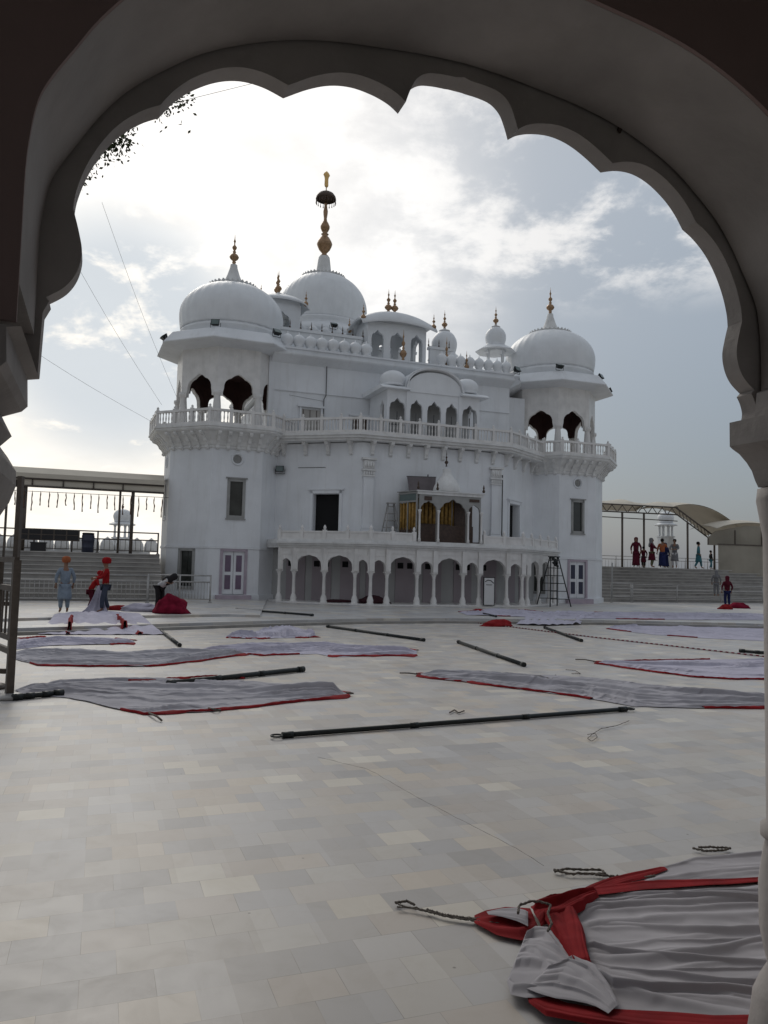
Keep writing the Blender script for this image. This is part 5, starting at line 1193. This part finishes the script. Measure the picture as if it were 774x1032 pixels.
    for sx in (-1,1):
        st=stride*sx; hi=pt((sx*.085,0,hp-.06),.10); kn=pt((sx*.10,-.04-crouch*.3-st*.45,hp*.52),.08); an=pt((sx*.10,.02-st,.13),.062); E+=[(p0,hi),(hi,kn),(kn,an)]
    skin('trousers',V,E,Rr,legs,t)
    if hat:
        c=Vector(up(0,0,.75)); b=MB()
        T=Matrix.Translation(c)@Matrix.Rotation(lean,4,'X'); b.lathe([(.095,-.07),(.125,-.03),(.135,.02),(.125,.07),(.085,.115),(.02,.13)],18,sy=1.1,T=T); b.lathe([(.10,-.075),(.118,-.055),(.10,-.03)],18,sy=1.12,T=T); b.build('turban',hat,t)
    elif scarf:
        c=Vector(up(0,.012,.70)); b=MB(); T=Matrix.Translation(c)@Matrix.Rotation(lean,4,'X')
        b.lathe([(.13,-.42),(.15,-.30),(.13,-.2),(.095,-.13),(.108,-.04),(.112,.04),(.085,.10),(.02,.125)],18,sy=1.05,T=T@Matrix.Translation((0,.028,0))); b.build('head_scarf',scarf,t)
    else:
        c=Vector(up(0,.02,.71)); b=MB(); T=Matrix.Translation(c)@Matrix.Rotation(lean,4,'X'); b.lathe([(.07,-.09),(.098,-.03),(.102,.03),(.08,.085),(.02,.11)],16,sy=1.05,T=T); b.build('hair',C_hair,t)
    return t
fwd=((-.25,-.16,.24),(-.10,-.36,.20)),((.25,-.16,.24),(.10,-.36,.20))
back=PI
person('person in pale blue kurta and orange turban standing on the left',(-9.458,23.194,0.222),R_(-150),1.58,top=C_blue,legs=C_blue,hat=C_orange,skirt='kurta')
person('person with red headcloth and jeans gripping the white cloth',(-8.407,23.638,0.222),R_(-60),1.58,top=C_red,legs=C_jean,hat=C_red,arms=fwd,stride=.12)
person('person in orange red bending down behind the white cloth',(-9.249,24.67,0.222),R_(120),1.30,top=C_red,legs=C_mar,hat=C_red,lean=.5,crouch=.2,arms=fwd)
person('person in white shirt and dark shawl bending over the crimson bundle',(-7.003,24.508,0.222),R_(60),1.55,top=C_white,legs=C_dark,scarf=C_dark,lean=1.15,arms=(((-.22,-.20,.34),(-.12,-.42,.30)),((.22,-.20,.34),(.12,-.42,.30))))
# bundle and cloth being dragged
heap('cloth_bundle','round crimson cloth bundle sitting on the left platform','bundle',(-6.533,24.159,0.222),.55,.48,.62,M_crim,6.6)
heap('cloth_heap','white and orange cloth pile beside the crimson bundle','cloth heap',(-7.626,24.806,0.222),.7,.35,.28,M_clothl,7.7)
heap('cloth_heap','low trail of red cloth leading to the crimson bundle','cloth heap',(-8.32,25.086,0.222),.8,.2,.16,M_red,8.7)
t=thing('draped_tent_cloth','white and red cloth pulled up from the plaza by two people','cloth',(0,0,0))
tp_=(-8.7,24,1.031); top=Vector(tp_)
P0=[(-8.775,22.653),(-8.769,23.165),(-8.598,23.502),(-8.443,23.568),(-8.099,23.187)]; P1=[(-9.13,21.787),(-8.531,22.027),(-8.042,22.223),(-7.418,22.472),(-7.037,22.625)]; P2=[(-8.228,18.945),(-7.731,19.693),(-6.952,19.615),(-6.269,19.815),(-5.735,19.972)]; P3=[(-8.09,18.42),(-7.312,18.638),(-6.666,18.819),(-6.008,19.003),(-5.337,19.191)]
b=MB(); g=[]; ns=60
for i in range(ns+1):
    s=i/ns
    rows=[(top+Vector(((s-.5)*.12,0,0))),None]
    a,c,d,e=interp(P0,s),interp(P1,s),interp(P2,s),interp(P3,s)
    f=.06*abs(math.sin(s*23+3*noise.noise(Vector((s*4,1,1)))))
    for j in range(13):
        u_=j/12; p=Vector((top.x+(s-.5)*.14,top.y,top.z)).lerp(Vector((a.x,a.y,.25+f*.5)),u_); p.z-=.22*math.sin(PI*u_)*.8; p.y-=f*.7*u_; g.append(tuple(p))
    for q0,q1,z0,z1,n_ in ((a,c,.25,.25,4),(c,d,.25,.05,8),(d,e,.05,.03,3)):
        for j in range(1,n_+1):
            u_=j/n_; p=q0.lerp(q1,u_); g.append((p.x,p.y,z0+(z1-z0)*u_+f*(.8 if z1>.04 else .8-.7*u_)-.02*(z1<.04)*u_+.04*abs(noise.noise(Vector((p.x*4,p.y*4,2))))))
m_=13+15
b.add(g,[(i*m_+j,(i+1)*m_+j,(i+1)*m_+j+1,i*m_+j+1) for i in range(ns) for j in range(m_-1)],True)
b.build('sheet',M_clothl,t)
b=MB(); strip(b,[(-7.46,18.596),(-7.932,19.633),(-8.194,20.531)],.16,3,z0=.05,n=20,amp=.03); strip(b,[(-7.59,19.001),(-8.509,21.412)],.14,3,z0=.27,n=20,amp=.03); strip(b,[(-6.624,20.678),(-6.222,19.829),(-5.875,19.04)],.16,4,z0=.06,n=20,amp=.03); strip(b,[(-7.544,22.254),(-6.482,19.739)],.14,4,z0=.27,n=20,amp=.03); b.build('red_hem',M_red,t)
# right terrace
def RP(x,Y=47.0): return None
ZT=2.22
person('person in maroon shawl and dress, leftmost of the group on the right terrace',(15.416,47.2,2.254)[:2]+(ZT,),R_(-20),1.78,top=C_mar,legs=C_mar,scarf=C_mar,skirt='long')
person('child in maroon standing between the maroon shawled and olive figures',(15.936,47.4,2.267)[:2]+(ZT,),R_(170),1.25,top=C_mar,legs=C_dark,skirt='kurta')
person('person in maroon top and olive trousers with folded arms on the right terrace',(16.313,47,2.275)[:2]+(ZT,),R_(60),1.75,top=C_mar,legs=C_olive,scarf=C_grey,skirt='kurta',arms=fwd)
person('person in orange top raising an arm, carrying a navy bag on the right terrace',(16.873,46.8,2.228)[:2]+(ZT,),R_(160),1.72,top=C_orange,legs=C_navy,skirt='long',arms=(((-.25,-.05,.30),(-.12,-.12,.50)),((.25,.0,.22),(.28,-.06,.0))))
person('person in dark navy dress partly hidden beside the orange top figure',(17.374,47.6,2.241)[:2]+(ZT,),R_(20),1.5,top=C_navy,legs=C_navy,skirt='long',scarf=C_navy)
person('person in white trousers and grey top on the right terrace',(17.697,47,2.278)[:2]+(ZT,),R_(-30),1.72,top=C_grey,legs=C_white,skirt='kurta',arms=fwd)
person('person in teal kurta walking alone on the right terrace',(19.385,47.6,2.198)[:2]+(ZT,),R_(70),1.62,top=C_teal,legs=C_teal,skirt='kurta',stride=.2,hair=True)
person('small child in dark clothes by the tan enclosure on the right terrace',(20.231,47.8,2.218)[:2]+(ZT,),R_(90),1.12,top=C_dark,legs=C_teal,stride=.12)
person('person in maroon and navy seen from behind at the foot of the right steps',(18.363,41.364,0.15),R_(175),1.62,top=C_mar,legs=C_navy,scarf=C_mar)
person('person in grey shawl half hidden on the right steps beside the maroon figure',(19.779,46,0.422)[:2]+(.6,),R_(160),1.5,top=C_grey,legs=C_grey,scarf=C_grey)
heap('cloth_heap','pile of red and dark bags at the foot of the right steps','bags',(18.496,40.388,0.15),.6,.3,.3,M_crim,9.9)
heap('cloth_heap','small red bag beside the feet of the maroon and navy figure','bags',(17.109,38.763,0.15),.35,.2,.25,M_red,4.9)

# ------------------------------------------------------------ tree at upper left, overhead wires
def leaf_tree(label,base,height,clumps,seed):
    random.seed(seed); t=thing('leafy_tree',label,'tree',base)
    b=MB(); top_=Vector((.4,-.2,height*.55)); b.tube([(0,0,0),(.08,.03,height*.2),(.2,-.05,height*.4),top_],[.24,.19,.15,.11],10)
    for c,r in clumps:
        c=Vector(c); m_=top_.lerp(c,.5)+Vector((0,0,.3)); b.tube([top_,m_,c],[.09,.05,.02],7)
        for k in range(7):
            d=Vector((random.gauss(0,1),random.gauss(0,1),random.gauss(0,.7))).normalized()*r*random.uniform(.5,.95); b.tube([m_.lerp(c,random.uniform(.5,1)),c+d*.5+Vector((0,0,.05)),c+d],[.018,.01,.004],5)
    b.build('trunk',M_bark,t)
    b=MB()
    for c,r in clumps:
        c=Vector(c)
        for s in range(int(26*r*r+10) if r>.6 else int(40+160*r)):
            cc=c+Vector((random.gauss(0,.42),random.gauss(0,.42),random.gauss(0,.34)))*r*(1 if r>.6 else 1.0)
            for k in range(16):
                p=cc+Vector((random.gauss(0,.10),random.gauss(0,.10),random.gauss(0,.08)))
                d=Vector((random.gauss(0,1),random.gauss(0,1),random.gauss(-.5,.8))).normalized(); s_=d.cross(Vector((random.random(),random.random(),random.random()))).normalized()
                l=random.uniform(.06,.11)*(1 if r>.6 else .62); w_=l*.27
                b.add([p,p+d*l*.5+s_*w_,p+d*l,p+d*l*.5-s_*w_],[(0,1,2),(0,2,3)])
    b.build('crown',M_leaf,t,fix=False); return t
leaf_tree('dark leafed tree whose twigs hang into the upper left of the arch',(-6.3,9.6,0),10,[((2.1,-.5,7.2),.5),((2.74,-.6,6.92),.31),((.9,-.2,8.1),.9),((-.3,.3,8.6),1.2),((.4,.8,7.2),1.0),((-1.2,-.4,7.6),1.1),((2.3,-.5,7.9),.5),((3.42,-.6,7.47),.26),((2.85,-.6,7.3),.32),((2.42,-.6,6.55),.13)],5)
for i,(lab,a,c) in enumerate((('thin black wire running from the left tower balcony up to the left, steeper one',(-11.919,30,12.875),(-10.879,37,9.409)),
  ('thin black wire beside it, nearest the left tower dome',(-10.813,32,13.448),(-10.176,37,9.815)),
  ('lowest thin wire sloping from the sky down to the left balcony',(-13.575,28,10.011),(-11.321,37,8.572)),
  ('short thin wire crossing the top of the arch beside the leaves',(-3.954,12,9.064),(-2.891,14,10.776)))):
    a=Vector(a); c=Vector(c); d=a-c; e=c+d*1.6 if i<3 else c+d*2.5
    if i==3: c=c-d*2
    b=MB(); b.tube([e.lerp(c,k/12)-Vector((0,0,.25*math.sin(PI*k/12))) if i<3 else e.lerp(c,k/12) for k in range(13)],.006 if i<3 else .004,5); tag(b.build('overhead_wire',M_wire),lab,'wire')
# a few insects' nests / stains on the arch soffit
for (lab,x,y,z) in (('small dark wasp nest on the right part of the arch screen',.60,-.075,3.30),):
    b=MB(); b.lathe([(.004,z-.012),(.010,z),(.006,z+.012)],8,(x,y),sy=.7); b.build('wasp_nest',M_wood,porch)
